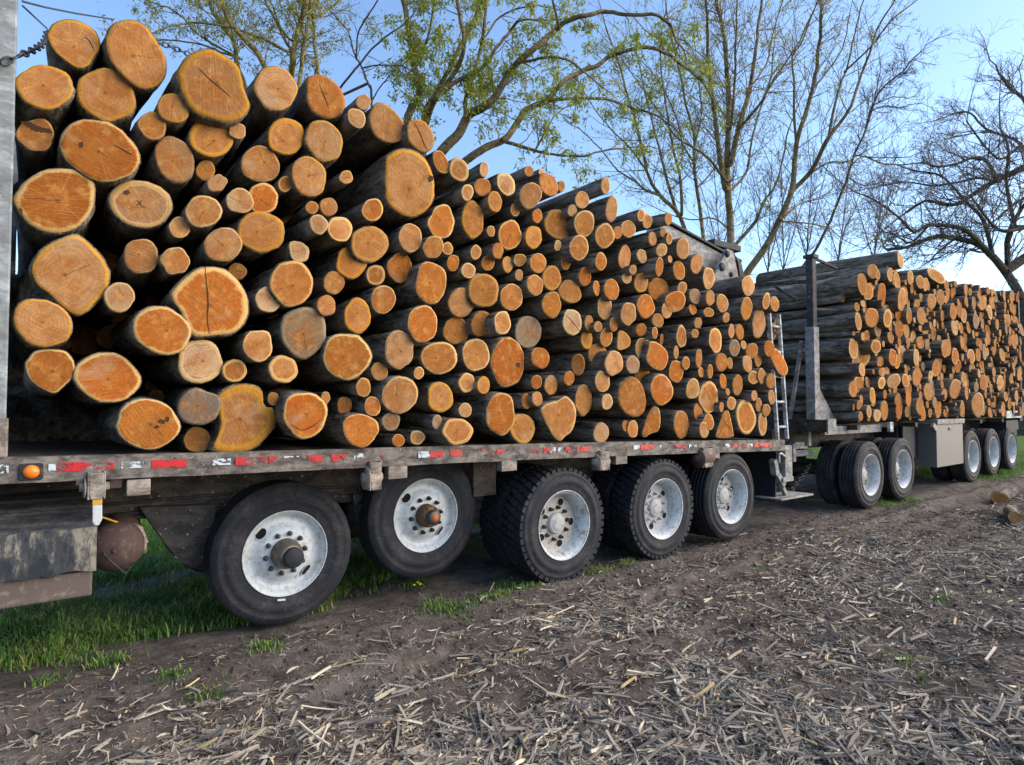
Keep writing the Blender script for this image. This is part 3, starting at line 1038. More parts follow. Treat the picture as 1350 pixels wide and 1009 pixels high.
n = 9000
px = tr_.uniform(-60, 260, n)
py = 95 + 25 * vnoise(px * 0.05, px * 0, 4) + tr_.normal(0, 4, n)
hh = 5 + 5 * vnoise(px * 0.12, px * 0 + 3, 8)
pz = tr_.uniform(0, 1, n) ** 0.8 * hh
wd = empty('far_wood', (0, 95, 0))
wood_pos = np.stack([px, py - 95, pz], 1)
ow = leafmesh(None, np.stack([px, py, pz], 1), [(0.09, 0.09, 0.06), (0.12, 0.13, 0.06), (0.07, 0.065, 0.055)], 0.75, tr_, 'far_wood_foliage')
bpy.data.objects.remove(wd)
ow.name = 'far_wood'
tag(ow, 'low grey-green line of far woodland beyond the field', 'woodland', kind='stuff')

# ------------------------------------------------------------------ wheels
TYRE_W = 0.285


def tyre_mesh(R, lug):
    """lathe about Y; outer sidewall at y=0, tyre goes back to y=TYRE_W"""
    W = TYRE_W
    ri = 0.292
    s = R - ri
    prof = [(ri, 0.035), (ri + 0.012, 0.012), (ri + 0.03, 0.004), (ri + 0.05, 0.006), (ri + s * 0.38, -0.002), (ri + s * 0.40, -0.0045), (ri + s * 0.55, -0.006), (ri + s * 0.57, -0.003), (ri + s * 0.74, 0.004), (ri + s * 0.76, 0.0015), (ri + s * 0.82, 0.006), (R - 0.028, 0.014), (R - 0.010, 0.022), (R - 0.003, 0.03)]
    cross = []
    nr = 5
    y0, y1 = 0.03, W - 0.03
    for k in range(nr):
        a = y0 + (y1 - y0) * k / nr
        b = y0 + (y1 - y0) * (k + 1) / nr
        cross += [(R, a + 0.003), (R, b - 0.006), (R - 0.012, b - 0.004), (R - 0.012, b + 0.001)]
    cross = cross[:-2]
    back = [(r, W - o) for r, o in prof[::-1]]
    m = MB()
    if not lug:
        m.lathe(prof + cross + back, (0, 0, 0), n=64)
    else:
        base = R - 0.018
        m.lathe(prof[:-2] + [(base, 0.026), (base, W - 0.026)] + back[2:], (0, 0, 0), n=64)
        nb = 46
        for k in range(nb):
            for row, (a, b, off) in enumerate(((0.012, 0.085, 0), (0.098, 0.187, 0.5), (0.20, 0.273, 0))):
                th = 2 * PI * (k + off + random.uniform(-0.06, 0.06)) / nb
                Rm = Matrix.Rotation(th, 3, 'Y')
                wd = 2 * PI * R / nb * 0.68
                sk = 0.010
                q = []
                for zz in (base - 0.012, R + 0.002):
                    for (yy, xx) in ((a, -wd / 2 - sk), (b, -wd / 2 + sk), (b, wd / 2 + sk), (a, wd / 2 - sk)):
                        q.append(Rm @ Vector((xx, yy, zz)))
                m.add(q, [(0, 3, 2, 1), (4, 5, 6, 7), (0, 1, 5, 4), (1, 2, 6, 5), (2, 3, 7, 6), (3, 0, 4, 7)])
    return m


def mesh_only(mb, mat):
    o = mb.build('tyre_source', mat)
    d = o.data
    bpy.data.objects.remove(o)
    d.name = 'tyre'
    return d


def hand_holes(n, rad, y, start, rx, rz, c):
    out = []
    for k in range(n):
        a = start + 2 * PI * k / n
        m = MB()
        P = []
        N = 18
        e_r = Vector((math.sin(a), 0, math.cos(a)))
        e_t = Vector((math.cos(a), 0, -math.sin(a)))
        ctr = Vector(c) + e_r * rad + Vector((0, y, 0))
        front = [ctr + e_r * rz * math.cos(2 * PI * i / N) + e_t * rx * math.sin(2 * PI * i / N) for i in range(N)]
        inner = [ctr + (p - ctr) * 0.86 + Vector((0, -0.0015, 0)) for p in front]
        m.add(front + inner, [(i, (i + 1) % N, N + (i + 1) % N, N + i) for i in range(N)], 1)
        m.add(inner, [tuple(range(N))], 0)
        out.append(m)
    return out


def make_wheel(parent, X, zc, Y, R, dual=True, lug=False, rusty=False, label=None, nuts=True, steer=0.0, spin=0.0, hub_style=0, dusty=False, low=False):
    """Y is the outer sidewall plane; local frame: y = 0 there"""
    w = empty('wheel', (X, Y, zc), parent)
    w.rotation_euler = (0, spin, steer)
    if label:
        w['label'] = label
    rub = M['rubber_dusty'] if dusty else M['rubber']
    rimm = M['rim_rusty'] if rusty else M['rim']
    key = ('tyre', round(R, 2), lug)
    if key not in CACHE:
        CACHE[key] = mesh_only(tyre_mesh(R, lug), M['rubber'])
    tyres = [0.0] + ([0.335] if dual else [])
    for off in tyres:
        t = bpy.data.objects.new('tyre', CACHE[key])
        COL.objects.link(t)
        t.parent = w
        t.location = (0, off, 0)
        t.rotation_euler = (0, random.uniform(0, 6), 0)
        if dusty:
            t.material_slots[0].link = 'OBJECT'
            t.material_slots[0].material = rub
    rm = MB()
    if dual:
        prof = [(0.292, 0.045), (0.302, 0.004), (0.309, -0.002), (0.311, 0.006), (0.300, 0.014), (0.286, 0.022), (0.276, 0.05), (0.262, 0.070), (0.258, 0.10), (0.250, 0.128), (0.236, 0.138), (0.222, 0.136), (0.200, 0.138), (0.165, 0.138), (0.15, 0.132), (0.02, 0.132)]
        dy = 0.132
    else:
        prof = [(0.292, 0.045), (0.302, 0.004), (0.309, -0.002), (0.311, 0.006), (0.300, 0.014), (0.288, 0.020), (0.276, 0.045), (0.262, 0.062), (0.235, 0.070), (0.205, 0.050), (0.185, 0.030), (0.172, 0.022), (0.166, 0.020), (0.02, 0.020)]
        dy = 0.020
    if dual:
        rm.lathe(prof[:10], (0, 0, 0), n=56)
        dm = MB()
        dm.lathe(prof[9:], (0, 0, 0), n=56)
        dm.build('disc', M['disc_rusty'] if rusty else M['disc'], w)
    else:
        rm.lathe(prof, (0, 0, 0), n=56)
    rm.build('rim', rimm, w)
    # hub
    hb = MB()
    if dual:
        hb.lathe([(0.098, dy), (0.096, dy - 0.02), (0.090, dy - 0.032), (0.078, dy - 0.038), (0.072, dy - 0.036), (0.066, dy - 0.044), (0.03, dy - 0.046), (0.0, dy - 0.046)], (0, 0, 0), n=24)
        nr, nyy = 0.143, dy
        hb.build('hub', M['disc'] if hub_style == 0 else M['hub_rust'], w)
    elif hub_style == 1:
        hb.lathe([(0.108, dy), (0.104, -0.05), (0.094, -0.075), (0.082, -0.10), (0.066, -0.112), (0.0, -0.116)], (0, 0, 0), n=28)
        nr, nyy = 0.143, dy
        hb.build('hub', M['hub'], w)
        hb = MB()
        hb.lathe([(0.074, -0.108), (0.072, -0.135), (0.062, -0.142), (0.0, -0.143)], (0.01, 0, -0.008), n=24)
        hb.build('hub_cap', M['flap'], w)
    else:
        hb.lathe([(0.098, dy), (0.094, -0.05), (0.088, -0.07), (0.070, -0.085), (0.0, -0.087)], (0, 0, 0), n=28)
        nr, nyy = 0.143, dy
        hb.build('hub', M['hub_rust'], w)
        hb = MB()
        hb.lathe([(0.060, -0.08), (0.058, -0.125), (0.050, -0.135), (0.036, -0.137)], (0, 0, 0), n=24)
        for k in range(6):
            a = k * PI / 3
            hb.lathe([(0.008, -0.08), (0.008, -0.098), (0.0, -0.099)], (0.076 * math.cos(a), 0, 0.076 * math.sin(a)), n=6, smooth=False)
        hb.build('hub_cap', M['nut'], w)
        hb = MB()
        hb.lathe([(0.036, -0.134), (0.03, -0.143), (0.0, -0.145)], (0, 0, 0), n=20)
        hb.build('cap_plug', M['plug'], w)
    for m in hand_holes(2 if not dual else 5, 0.228 if not dual else 0.196, 0.062 if not dual else dy + 0.0035, -0.82 if not dual else 0.35, 0.050 if not dual else 0.042, 0.031 if not dual else 0.038, (0, 0, 0)):
        if not dual:
            # the disc slopes here: tip the painted opening with it
            cx_ = sum(p[0] for p in m.v) / len(m.v)
            cz_ = sum(p[2] for p in m.v) / len(m.v)
            rr = math.hypot(cx_, cz_)
            m.v = [(x, y - 0.006 + 0.72 * (math.hypot(x, z) - rr) - 0.004, z) for x, y, z in m.v]
        m.build('hand_hole', [M['hole'], rimm], w)
    if nuts:
        for k in range(10):
            a = 2 * PI * k / 10 + 0.2
            q = MB()
            x_, z_ = nr * math.sin(a), nr * math.cos(a)
            q.lathe([(0.020, nyy), (0.020, nyy - 0.006), (0.0165, nyy - 0.008), (0.0165, nyy - 0.026), (0.010, nyy - 0.030), (0.010, nyy - 0.042), (0.0, nyy - 0.043)], (x_, 0, z_), n=6, smooth=False)
            q.build('lug_nut', M['disc'] if (dual and not rusty) else M['nut_rust'] if (rusty or hub_style == 2) else M['nut'], w)
    return w


CACHE = {}
YS = 4.17
# ------------------------------------------------------------------ front trailer
ft = empty('log_trailer', (3.8, 5.4, 0))
tag(ft, 'flatbed log trailer in front with a worn grey side rail and five near wheels', 'trailer')


def P_(m, name, mat, bevel=0.0, parent=None):
    """a part given in world coordinates, parented to the front trailer"""
    par = parent or ft
    o = m.build(name, mat, None, bevel)
    o.parent = par
    o.matrix_parent_inverse = Matrix.Translation(par.location).inverted() if par.parent is None else Matrix.Translation(par.parent.location + par.location).inverted()
    return o


DECK = [(-0.9, 1.315), (-0.08, 1.30), (0.6, 1.285), (1.7, 1.265), (2.98, 1.245), (4.94, 1.205), (6.2, 1.17), (7.62, 1.128)]


def deck_z(x):
    for (a, za), (b, zb) in zip(DECK, DECK[1:]):
        if x <= b:
            return za + (zb - za) * (x - a) / (b - a)
    return DECK[-1][1]


# side rails: a channel with lips, following the loaded bow of the bed
xs = np.linspace(-0.9, 7.62, 60)
for side, y0 in ((0, YS), (1, YS + 2.44)):
    m = MB()
    sec = [(0.0, 0.0), (0.0, -0.135), (0.05, -0.135), (0.05, -0.123), (0.012, -0.123), (0.012, -0.012), (0.05, -0.012), (0.05, 0.0)]
    if side:
        sec = [(-a, b) for a, b in sec][::-1]
    vs_, fs = [], []
    for x in xs:
        jz = random.uniform(-0.002, 0.002)
        jy = random.uniform(-0.003, 0.003)
        for a, b in sec:
            vs_.append((x, y0 + a + jy, deck_z(x) + b + jz))
    k = len(sec)
    for i in range(len(xs) - 1):
        for j in range(k):
            j2 = (j + 1) % k
            fs.append((i * k + j, i * k + j2, (i + 1) * k + j2, (i + 1) * k + j))
    fs.append(tuple(range(k)))
    fs.append(tuple((len(xs) - 1) * k + j for j in range(k - 1, -1, -1)))
    m.add(vs_, fs)
    P_(m, 'side_rail', M['rail'])

# deck boards under the load
for k in range(8):
    m = MB()
    ya = YS + 0.056 + k * 0.2915
    yb = ya + 0.287
    vs_, fs = [], []
    for x in xs:
        z = deck_z(x) - 0.004
        vs_ += [(x, ya, z), (x, yb, z), (x, yb, z - 0.04), (x, ya, z - 0.04)]
    for i in range(len(xs) - 1):
        for j in range(4):
            j2 = (j + 1) % 4
            fs.append((i * 4 + j, i * 4 + j2, i * 4 + 4 + j2, i * 4 + 4 + j))
    m.add(vs_, fs)
    P_(m, 'deck_board', M['frame'])

# main beams and cross members
for y in (YS + 0.72, YS + 1.72):
    m = MB()
    for x0, x1 in zip(xs[:-1:3], list(xs[3::3]) + [xs[-1]]):
        pass
    vs_, fs = [], []
    for x in xs:
        z = deck_z(x) - 0.13
        hgt = 0.34 if x > 0.2 else 0.42
        vs_ += [(x, y - 0.06, z), (x, y + 0.06, z), (x, y + 0.06, z - hgt), (x, y - 0.06, z - hgt)]
    for i in range(len(xs) - 1):
        for j in range(4):
            j2 = (j + 1) % 4
            fs.append((i * 4 + j, i * 4 + j2, i * 4 + 4 + j2, i * 4 + 4 + j))
    fs += [(0, 3, 2, 1), tuple((len(xs) - 1) * 4 + j for j in range(4))]
    m.add(vs_, fs)
    P_(m, 'main_beam', M['frame'])
for x in np.arange(-0.7, 7.6, 0.62):
    m = MB()
    z = deck_z(x) - 0.045 - 0.045
    m.box((x, YS + 1.22, z), (0.06, 2.32, 0.085))
    P_(m, 'cross_member', M['frame'])

# wheels (single lift axles first, then dual wheels)
W1 = make_wheel(ft, 0, 0, 0, 0.515, dual=False, hub_style=1, label='foremost big single wheel with grey hub')
W1.scale = (0.977, 1, 0.977)
W1.location = Vector((1.52, 4.575, 0.508)) - ft.location
W2 = make_wheel(ft, 0, 0, 0, 0.525, dual=False, hub_style=2, label='raised single wheel with rusty hub and orange cap plug')
W2.scale = (0.977, 1, 0.977)
W2.location = Vector((2.67, 4.575, 0.655)) - ft.location
make_wheel(ft, 0, 0, 0, 0.505, dual=True, lug=True, rusty=True, hub_style=0, label='dual wheel with knobbly tread and rust-stained white rim').location = Vector((3.85, YS, 0.498)) - ft.location
make_wheel(ft, 0, 0, 0, 0.505, dual=True, lug=True, hub_style=0, spin=0.5).location = Vector((5.23, YS, 0.503)) - ft.location
make_wheel(ft, 0, 0, 0, 0.495, dual=True, lug=False, hub_style=0, spin=0.9, label='rearmost dual wheel with smooth ribbed tyre').location = Vector((6.45, YS, 0.52)) - ft.location
# small white mark on the first tyre
m = MB()
pmk = at(371, 791, 4.566)
m.box((pmk.x, 4.5655, pmk.z), (0.055, 0.004, 0.014), rotm('Y', 6))
P_(m, 'tyre_mark', M['strap'])
# far-side wheels
for X, zc, R in ((1.52, 0.508, 0.505), (2.67, 0.655, 0.515), (3.85, 0.498, 0.505), (5.23, 0.503, 0.505), (6.45, 0.52, 0.495)):
    key = ('tyre', round(R, 2), False)
    if key not in CACHE:
        CACHE[key] = mesh_only(tyre_mesh(R, False), M['rubber'])
    w = empty('wheel', Vector((X, YS + 2.14, zc)) - ft.location, ft)
    t = bpy.data.objects.new('tyre', CACHE[key])
    COL.objects.link(t)
    t.parent = w
    m = MB()
    m.lathe([(0.29, 0.03), (0.29, 0.12), (0.1, 0.13), (0.0, 0.13)], (0, 0, 0), n=32)
    m.build('rim', M['rim'], w)
    m = MB()
    m.tube([(X, YS + 0.2 if X > 3 else 4.65, zc), (X, YS + 2.2, zc)], 0.065, 12)
    P_(m, 'axle', M['frame'])
# suspension hangers, beams and air bags
for X in (1.28, 2.25, 3.3, 4.6, 5.9):
    for y in (YS + 0.70, YS + 1.74):
        m = MB()
        zt = deck_z(X) - 0.40
        m.prism([(X - 0.14, zt), (X + 0.14, zt), (X + 0.08, zt - 0.36), (X - 0.08, zt - 0.36)], y - 0.09, y + 0.09)
        P_(m, 'hanger', M['frame'], 0.006)
        m = MB()
        m.bar((X, y, zt - 0.30), (X + 0.72, y, 0.52), 0.09, 0.12)
        P_(m, 'trailing_arm', M['frame'], 0.006)
        m = MB()
        m.lathe([(0.02, 0), (0.11, 0.0), (0.14, 0.05), (0.115, 0.10), (0.14, 0.15), (0.11, 0.2), (0.02, 0.2)], (X + 0.95, y, 0.60), axis=(0, 0, 1), n=20)
        P_(m, 'air_bag', M['flap'])
# brown drop plates seen between the wheels
q = [at(u, v, YS + 0.64) for u, v in ((182, 668), (282, 664), (282, 756), (252, 748), (232, 738))]
m = MB()
m.prism([(p.x, p.z) for p in q], YS + 0.60, YS + 0.68)
P_(m, 'axle_bracket', M['dark_steel'], 0.006)
for (u0, v0, u1, v1, y) in ((622, 606, 652, 652, YS + 0.42),):
    a, b = at(u0, v0, y), at(u1, v1, y)
    m = MB()
    m.box(((a.x + b.x) / 2, y, (a.z + b.z) / 2), (abs(b.x - a.x), 0.05, abs(a.z - b.z)))
    P_(m, 'drop_plate', M['frame'], 0.005)


# winches and stake pockets under the rail
def winch(u, v, wpx, hpx, strap=False, drum=False):
    p = at(u, v, YS - 0.02)
    s = (at(u + wpx, v, YS) - at(u, v, YS)).x
    h = abs((at(u, v + hpx, YS) - p).z)
    w = empty('strap_winch', p - ft.location, ft)
    m = MB()
    m.box((-s * 0.30, 0.04, 0), (0.012, 0.12, h))
    m.box((s * 0.30, 0.04, 0), (0.012, 0.12, h))
    m.box((0, 0.09, h * 0.35), (s * 0.6, 0.02, h * 0.3))
    m.prism([(-s * 0.28, h * 0.45), (s * 0.28, h * 0.45), (s * 0.28, -h * 0.35), (s * 0.2, -h * 0.5), (-s * 0.2, -h * 0.5), (-s * 0.28, -h * 0.35)], -0.022, 0.02)
    m.build('housing', M['winch'], w, 0.005)
    m = MB()
    r = h * (0.46 if drum else 0.40)
    m.lathe([(0, -s * 0.62), (r * 0.4, -s * 0.62), (r * 0.4, -s * 0.46), (r, -s * 0.46), (r, -s * 0.40), (r * 0.7, -s * 0.38), (r * 0.7, s * 0.36), (r * 0.35, s * 0.38), (r * 0.35, s * 0.52), (0, s * 0.52)], (0, 0.03, -h * 0.06), axis=(1, 0, 0), n=18)
    m.build('drum', M['rust'] if drum else M['winch'], w)
    if strap:
        m = MB()
        m.box((0.005, -0.010, -h * 0.5 - 0.014), (0.046, 0.012, 0.032))
        m.build('strap_end', M['strap_yellow'], w, 0.003)
        m = MB()
        m.prism([(-0.021, 0), (0.023, 0), (0.025, -0.08), (0.010, -0.112), (-0.008, -0.112), (-0.020, -0.09)], -0.012, 0.002)
        o = m.build('strap', M['strap'], w, 0.003)
        o.location = (0.005, -0.003, -h * 0.5 - 0.030)
    return w


winch(127, 640, 34, 36, strap=True)
winch(494, 627, 22, 38)
winch(796, 607, 18, 26)
winch(932, 603, 20, 26, drum=True)
for (u, v, w_, h_) in ((183, 643, 31, 19), (525, 623, 25, 15), (672, 614, 20, 13), (820, 606, 15, 11), (945, 600, 9, 9), (105, 628, 9, 24)):
    a, b = at(u - w_ / 2, v - h_ / 2, YS), at(u + w_ / 2, v + h_ / 2, YS)
    m = MB()
    m.box(((a.x + b.x) / 2, YS + 0.04, (a.z + b.z) / 2), (b.x - a.x, 0.07, a.z - b.z))
    P_(m, 'stake_pocket', M['winch'], 0.004)
m = MB()
p = at(152, 634, YS + 0.05)
m.box((p.x, YS + 0.05, p.z), (0.06, 0.05, 0.08))
P_(m, 'rusty_clip', M['rust'], 0.004)

# reflective tape along the rail: (x0 px, x1 px, colour, height share)
TAPE = [(0, 12, 'w', .40), (64, 76, 'w', .3), (75, 112, 'r', .42), (112, 150, 'r', .30), (160, 190, 'w', .32), (200, 246, 'r', .42), (280, 304, 'w', .34),
        (310, 336, 'r', .40), (338, 350, 'r', .42), (354, 366, 'r', .42), (374, 402, 'w', .38), (406, 424, 'r', .42), (436, 455, 'r', .42), (455, 479, 'w', .42),
        (500, 512, 'x', .3), (551, 566, 'w', .40), (566, 584, 'r', .42), (593, 608, 'r', .42), (630, 640, 'r', .38), (641, 652, 'r', .36), (654, 664, 'r', .36), (679, 692, 'w', .34),
        (696, 711, 'r', .40), (716, 725, 'r', .40), (724, 732, 'w', .42), (735, 743, 'w', .4), (744, 752, 'r', .42), (760, 776, 'r', .40), (835, 843, 'w', .36), (844, 862, 'r', .42), (868, 878, 'w', .3),
        (886, 905, 'x', .42), (908, 918, 'w', .3), (952, 962, 'w', .36), (964, 984, 'x', .4), (985, 992, 'w', .3), (994, 1012, 'r', .44), (1012, 1020, 'x', .44)]
for (u0, u1, c, hs) in TAPE:
    x0, x1 = at(u0, 610, YS).x, at(u1, 610, YS).x
    zc = (deck_z(x0) + deck_z(x1)) / 2 - 0.058
    m = MB()
    sl = math.degrees(math.atan2(deck_z(x1) - deck_z(x0), x1 - x0))
    N = 10
    m.box(((x0 + x1) / 2, YS - 0.0055, zc), (x1 - x0, 0.002, 0.115 * hs), rotm('Y', -sl))
    P_(m, 'reflective_tape', M[{'r': 'tape_red', 'w': 'tape_white', 'x': 'tape_red_worn'}[c]])

# marker light
pm = at(41, 622, YS)
ml = empty('marker_light', pm - ft.location, ft)
m = MB()
m.prism([(-.052, -.036), (-.044, -.044), (.044, -.044), (.052, -.036), (.052, .036), (.044, .044), (-.044, .044), (-.052, .036)], -0.016, 0.004)
m.build('bezel', M['black'], ml, 0.004)
m = MB()
m.lathe([(0.036, -0.014), (0.034, -0.024), (0.024, -0.034), (0.012, -0.038), (0, -0.039)], (0, 0, 0), n=24)
m.build('lens', M['orange'], ml)

# hydraulic tank with its muddy cover, bottom left
xr = at(126, 740, 4.2).x
m = MB()
prof = [(4.95, 1.05), (4.72, 1.035), (4.52, 0.995), (4.38, 0.95), (4.26, 0.90), (4.235, 0.875), (4.23, 0.74), (4.23, 0.655), (4.35, 0.65), (4.95, 0.65)]
N = len(prof)
vs_ = []
stn = [xr - 1.25, xr - 0.62, xr - 0.04, xr - 0.008, xr]
for i, x in enumerate(stn):
    shr_ = 0.0 if i < 3 else (0.012 if i == 3 else 0.04)
    for (y, z) in prof:
        cy, cz = 4.6, 0.82
        vs_.append((x, y + (cy - y) * shr_, z + (cz - z) * shr_ * 1.2))
fs = []
for i in range(len(stn) - 1):
    for j in range(N):
        j2 = (j + 1) % N
        fs.append((i * N + j, i * N + j2, (i + 1) * N + j2, (i + 1) * N + j))
fs += [tuple(range(N - 1, -1, -1)), tuple((len(stn) - 1) * N + j for j in range(N))]
m.add(vs_, fs)
P_(m, 'tank_cover', M['cover_top'], 0.012)
m = MB()
nx_ = 26
xa = xr - 1.25
vs_, fs = [], []
for i in range(nx_ + 1):
    x = xa + (xr + 0.004 - xa) * i / nx_
    zb = 0.655 + random.uniform(-0.012, 0.012) - (0.02 if i < 9 else 0.0)
    zt = 0.893 + random.uniform(-0.003, 0.003)
    for (yy, zz) in ((4.212, zt), (4.205, (zt + zb) / 2), (4.208, zb), (4.226, zb), (4.226, zt)):
        vs_.append((x, yy + random.uniform(-0.002, 0.002), zz))
for i in range(nx_):
    for j in range(5):
        j2 = (j + 1) % 5
        fs.append((i * 5 + j, i * 5 + j2, i * 5 + 5 + j2, i * 5 + 5 + j))
fs += [(4, 3, 2, 1, 0), tuple(nx_ * 5 + j for j in range(5))]
m.add(vs_, fs)
P_(m, 'muddy_skirt', M['cover'])
for k in range(3):
    m = MB()
    zz = 0.93 - 0.05 * k
    m.tube([(-0.3, YS + 0.645 - 0.012 * k, zz), (0.6, YS + 0.64, zz - 0.02 * (k % 2)), (1.4, YS + 0.645, zz + 0.01), (2.5, YS + 0.64, zz - 0.03), (3.6, YS + 0.645, zz - 0.02), (5.2, YS + 0.64, zz - 0.05), (7.2, YS + 0.645, zz - 0.08)], 0.011, 6)
    P_(m, 'brake_line', M['black'])

m = MB()
m.box((xr - 0.64, 4.585, 0.578), (1.26, 0.70, 0.14))
P_(m, 'tank', M['red_brown'], 0.012)
# air reservoir with domed end
c = at(153, 722, 4.42)
m = MB()
m.lathe([(0.0, -0.075), (0.05, -0.07), (0.10, -0.052), (0.135, -0.02), (0.148, 0.03), (0.15, 0.06), (0.15, 0.62), (0.12, 0.68), (0.0, 0.70)], c, axis=(0.1, 1, 0), n=32)
m.lathe([(0.018, -0.085), (0.018, -0.06)], c, axis=(0.1, 1, 0), n=10)
m.lathe([(0.0, -0.085), (0.018, -0.085)], c, axis=(0.1, 1, 0), n=10)
P_(m, 'air_tank', M['rust'])
m = MB()
c2 = at(182, 705, 4.5)
m.tube([c2 + Vector((-0.06, 0, 0.06)), c2 + Vector((0.0, 0, 0.03)), c2 + Vector((0.03, 0, -0.06))], 0.03, 10)
m.tube([c2 + Vector((0.02, -0.02, -0.05)), c2 + Vector((0.03, 0.0, -0.11))], 0.024, 10)
P_(m, 'valve', M['winch'])
m = MB()
m.tube([at(125, 690, 4.4), at(135, 682, 4.42), at(158, 690, 4.45), at(172, 700, 4.5)], 0.006, 6)
P_(m, 'air_line', M['strap_yellow'])
m = MB()
m.tube([at(128, 672, 4.3), at(127, 700, 4.36), at(133, 722, 4.42), at(140, 735, 4.3), at(165, 757, 4.3), at(176, 742, 4.35)], 0.007, 6)
P_(m, 'air_hose', M['black'])

# rear end: mud flap, ladder, stabiliser, bumper
m = MB()
a, b = at(1004, 598, YS + 0.12), at(1029, 660, YS + 0.12)
m.box(((a.x + b.x) / 2 + 0.1, YS + 0.42, (a.z + b.z) / 2), (0.015, 0.62, a.z - b.z), rotm('Y', 4))
P_(m, 'mud_flap', M['flap'])
m = MB()
m.box((7.60, YS + 1.22, 1.055), (0.05, 2.42, 0.13))
P_(m, 'rear_beam', M['rail'], 0.005)
ld = empty('ladder', at(1030, 580, YS + 0.05) - ft.location, ft)
A0, A1 = at(1037.5, 579, YS + 0.05), at(1026.5, 415, YS + 0.05)
B0 = at(1025, 580, YS + 0.05)
B1 = B0 + (A1 - A0)
off = ft.location + ld.location
for q0, q1 in ((A0, A1), (B0, B1)):
    m = MB()
    m.bar(q0 - off, q1 - off, 0.03, 0.045)
    m.build('ladder_rail', M['pale_steel'], ld, 0.004)
for k in range(6):
    t = 0.1 + k * 0.2
    m = MB()
    m.tube([A0.lerp(A1, t) - off, B0.lerp(B1, t) - off], 0.016, 8)
    m.build('rung', M['pale_steel'], ld)
sg = empty('stabiliser', at(1030, 660, YS + 0.1) - ft.location, ft)
off = ft.location + sg.location
yq = YS + 0.12
m = MB()
m.bar(at(1019, 606, yq) - off, at(1022, 626, yq) - off, 0.08, 0.08)
m.bar(at(1021, 622, yq) - off, at(1032, 640, yq) - off, 0.075, 0.075)
m.bar(at(1025, 628, yq) - off, at(1036, 654, yq) - off, 0.05, 0.05)
m.build('leg', M['grey_steel'], sg, 0.005)
m = MB()
a, b = at(1015, 656, yq), at(1058, 655, yq)
m.box(((a.x + b.x) / 2 - off.x, 0.05, -0.005 + (a.z + b.z) / 2 - off.z + 0.02), (b.x - a.x, 0.36, 0.022))
m.build('foot_plate', M['grey_steel'], sg, 0.004)
m = MB()
a, b = at(1034, 588, YS + 0.08), at(1044, 628, YS + 0.08)
m.box(((a.x + b.x) / 2 - off.x, YS + 0.14 - off.y, (a.z + b.z) / 2 - off.z), (b.x - a.x, 0.14, a.z - b.z))
m.box(((a.x + b.x) / 2 - 0.03 - off.x, YS + 0.16 - off.y, b.z - off.z - 0.03), (b.x - a.x + 0.08, 0.2, 0.06))
m.build('upright', M['grey_steel'], sg, 0.006)
m = MB()
m.tube([at(1026, 600, yq - 0.05) - off, at(1030, 598, yq - 0.05) - off, at(1036, 603, yq - 0.05) - off], 0.016, 8)
m.tube([at(1027, 600, yq - 0.05) - off, at(1027, 610, yq - 0.05) - off], 0.014, 8)
m.build('handle', M['pale_steel'], sg)

# front post with its far twin and rails between them
a = at(8, 604, YS)
m = MB()
m.box((-0.06 - 0.15, YS + 0.06, 2.55), (0.30, 0.12, 2.52))
P_(m, 'front_post', M['post'], 0.008)
m = MB()
m.box((-0.06 - 0.17, YS + 0.05, 1.40), (0.36, 0.145, 0.2))
P_(m, 'post_foot', M['winch'], 0.006)
m = MB()
m.box((-0.21, YS + 2.38, 2.55), (0.30, 0.12, 2.52))
P_(m, 'front_post', M['post'], 0.008)
for z in (1.55, 2.0, 2.45, 2.9, 3.35):
    m = MB()
    m.box((-0.21, YS + 1.22, z), (0.06, 2.20, 0.30))
    P_(m, 'headboard_slat', M['dark_steel'], 0.006)


# chains: separate things that hold the load
def chain(name, pts, r, wire, label, parent=None, step=None):
    pts = [Vector(p) for p in pts]
    C = [Vector(p) for p in catmull([tuple(p) for p in pts], 12)]
    L = 0.0
    step = step or r * 3.0
    acc, out = 0.0, [C[0]]
    for p, q in zip(C, C[1:]):
        acc += (q - p).length
        if acc >= step:
            out.append(q)
            acc = 0
    m = MB()
    for i, (p, q) in enumerate(zip(out, out[1:])):
        d = (q - p).normalized()
        s = d.orthogonal().normalized()
        if i % 2:
            s = d.cross(s)
        ring = []
        for k in range(9):
            a = 2 * PI * k / 8
            ring.append((p + q) / 2 + d * math.cos(a) * step * 0.66 + s * math.sin(a) * r)
        m.tube(ring, wire, 5, cap=False)
    o = m.build(name, M['chain'])
    if label:
        tag(o, label, 'chain')
    return o


chain('binder_chain', [at(2, 84, YS - 0.03), at(16, 77, YS - 0.02), at(30, 72, YS + 0.05), at(44, 66, YS + 0.2), at(58, 56, YS + 0.5), at(62, 40, YS + 0.9)], 0.016, 0.0065, 'dark binder chain running from the pale front post to the topmost log', step=0.052)
m = MB()
m.tube([at(30, 2, YS), at(60, 10, YS + 0.6), at(100, 18, YS + 1.2), at(150, 26, YS + 2.0)], 0.006, 6)
m.tube([at(30, 8, YS), at(45, 22, YS + 0.3), at(62, 38, YS + 0.7)], 0.005, 6)
o = m.build('tie_cable', M['chain'])
tag(o, 'thin dark tie-down cable above the topmost left logs', 'cable')
chain('load_chain', [at(206, 55, YS + 0.9), at(230, 64, YS + 1.0), at(250, 72, YS + 1.1)], 0.016, 0.006, 'short dark load chain between the two big top logs', step=0.05)

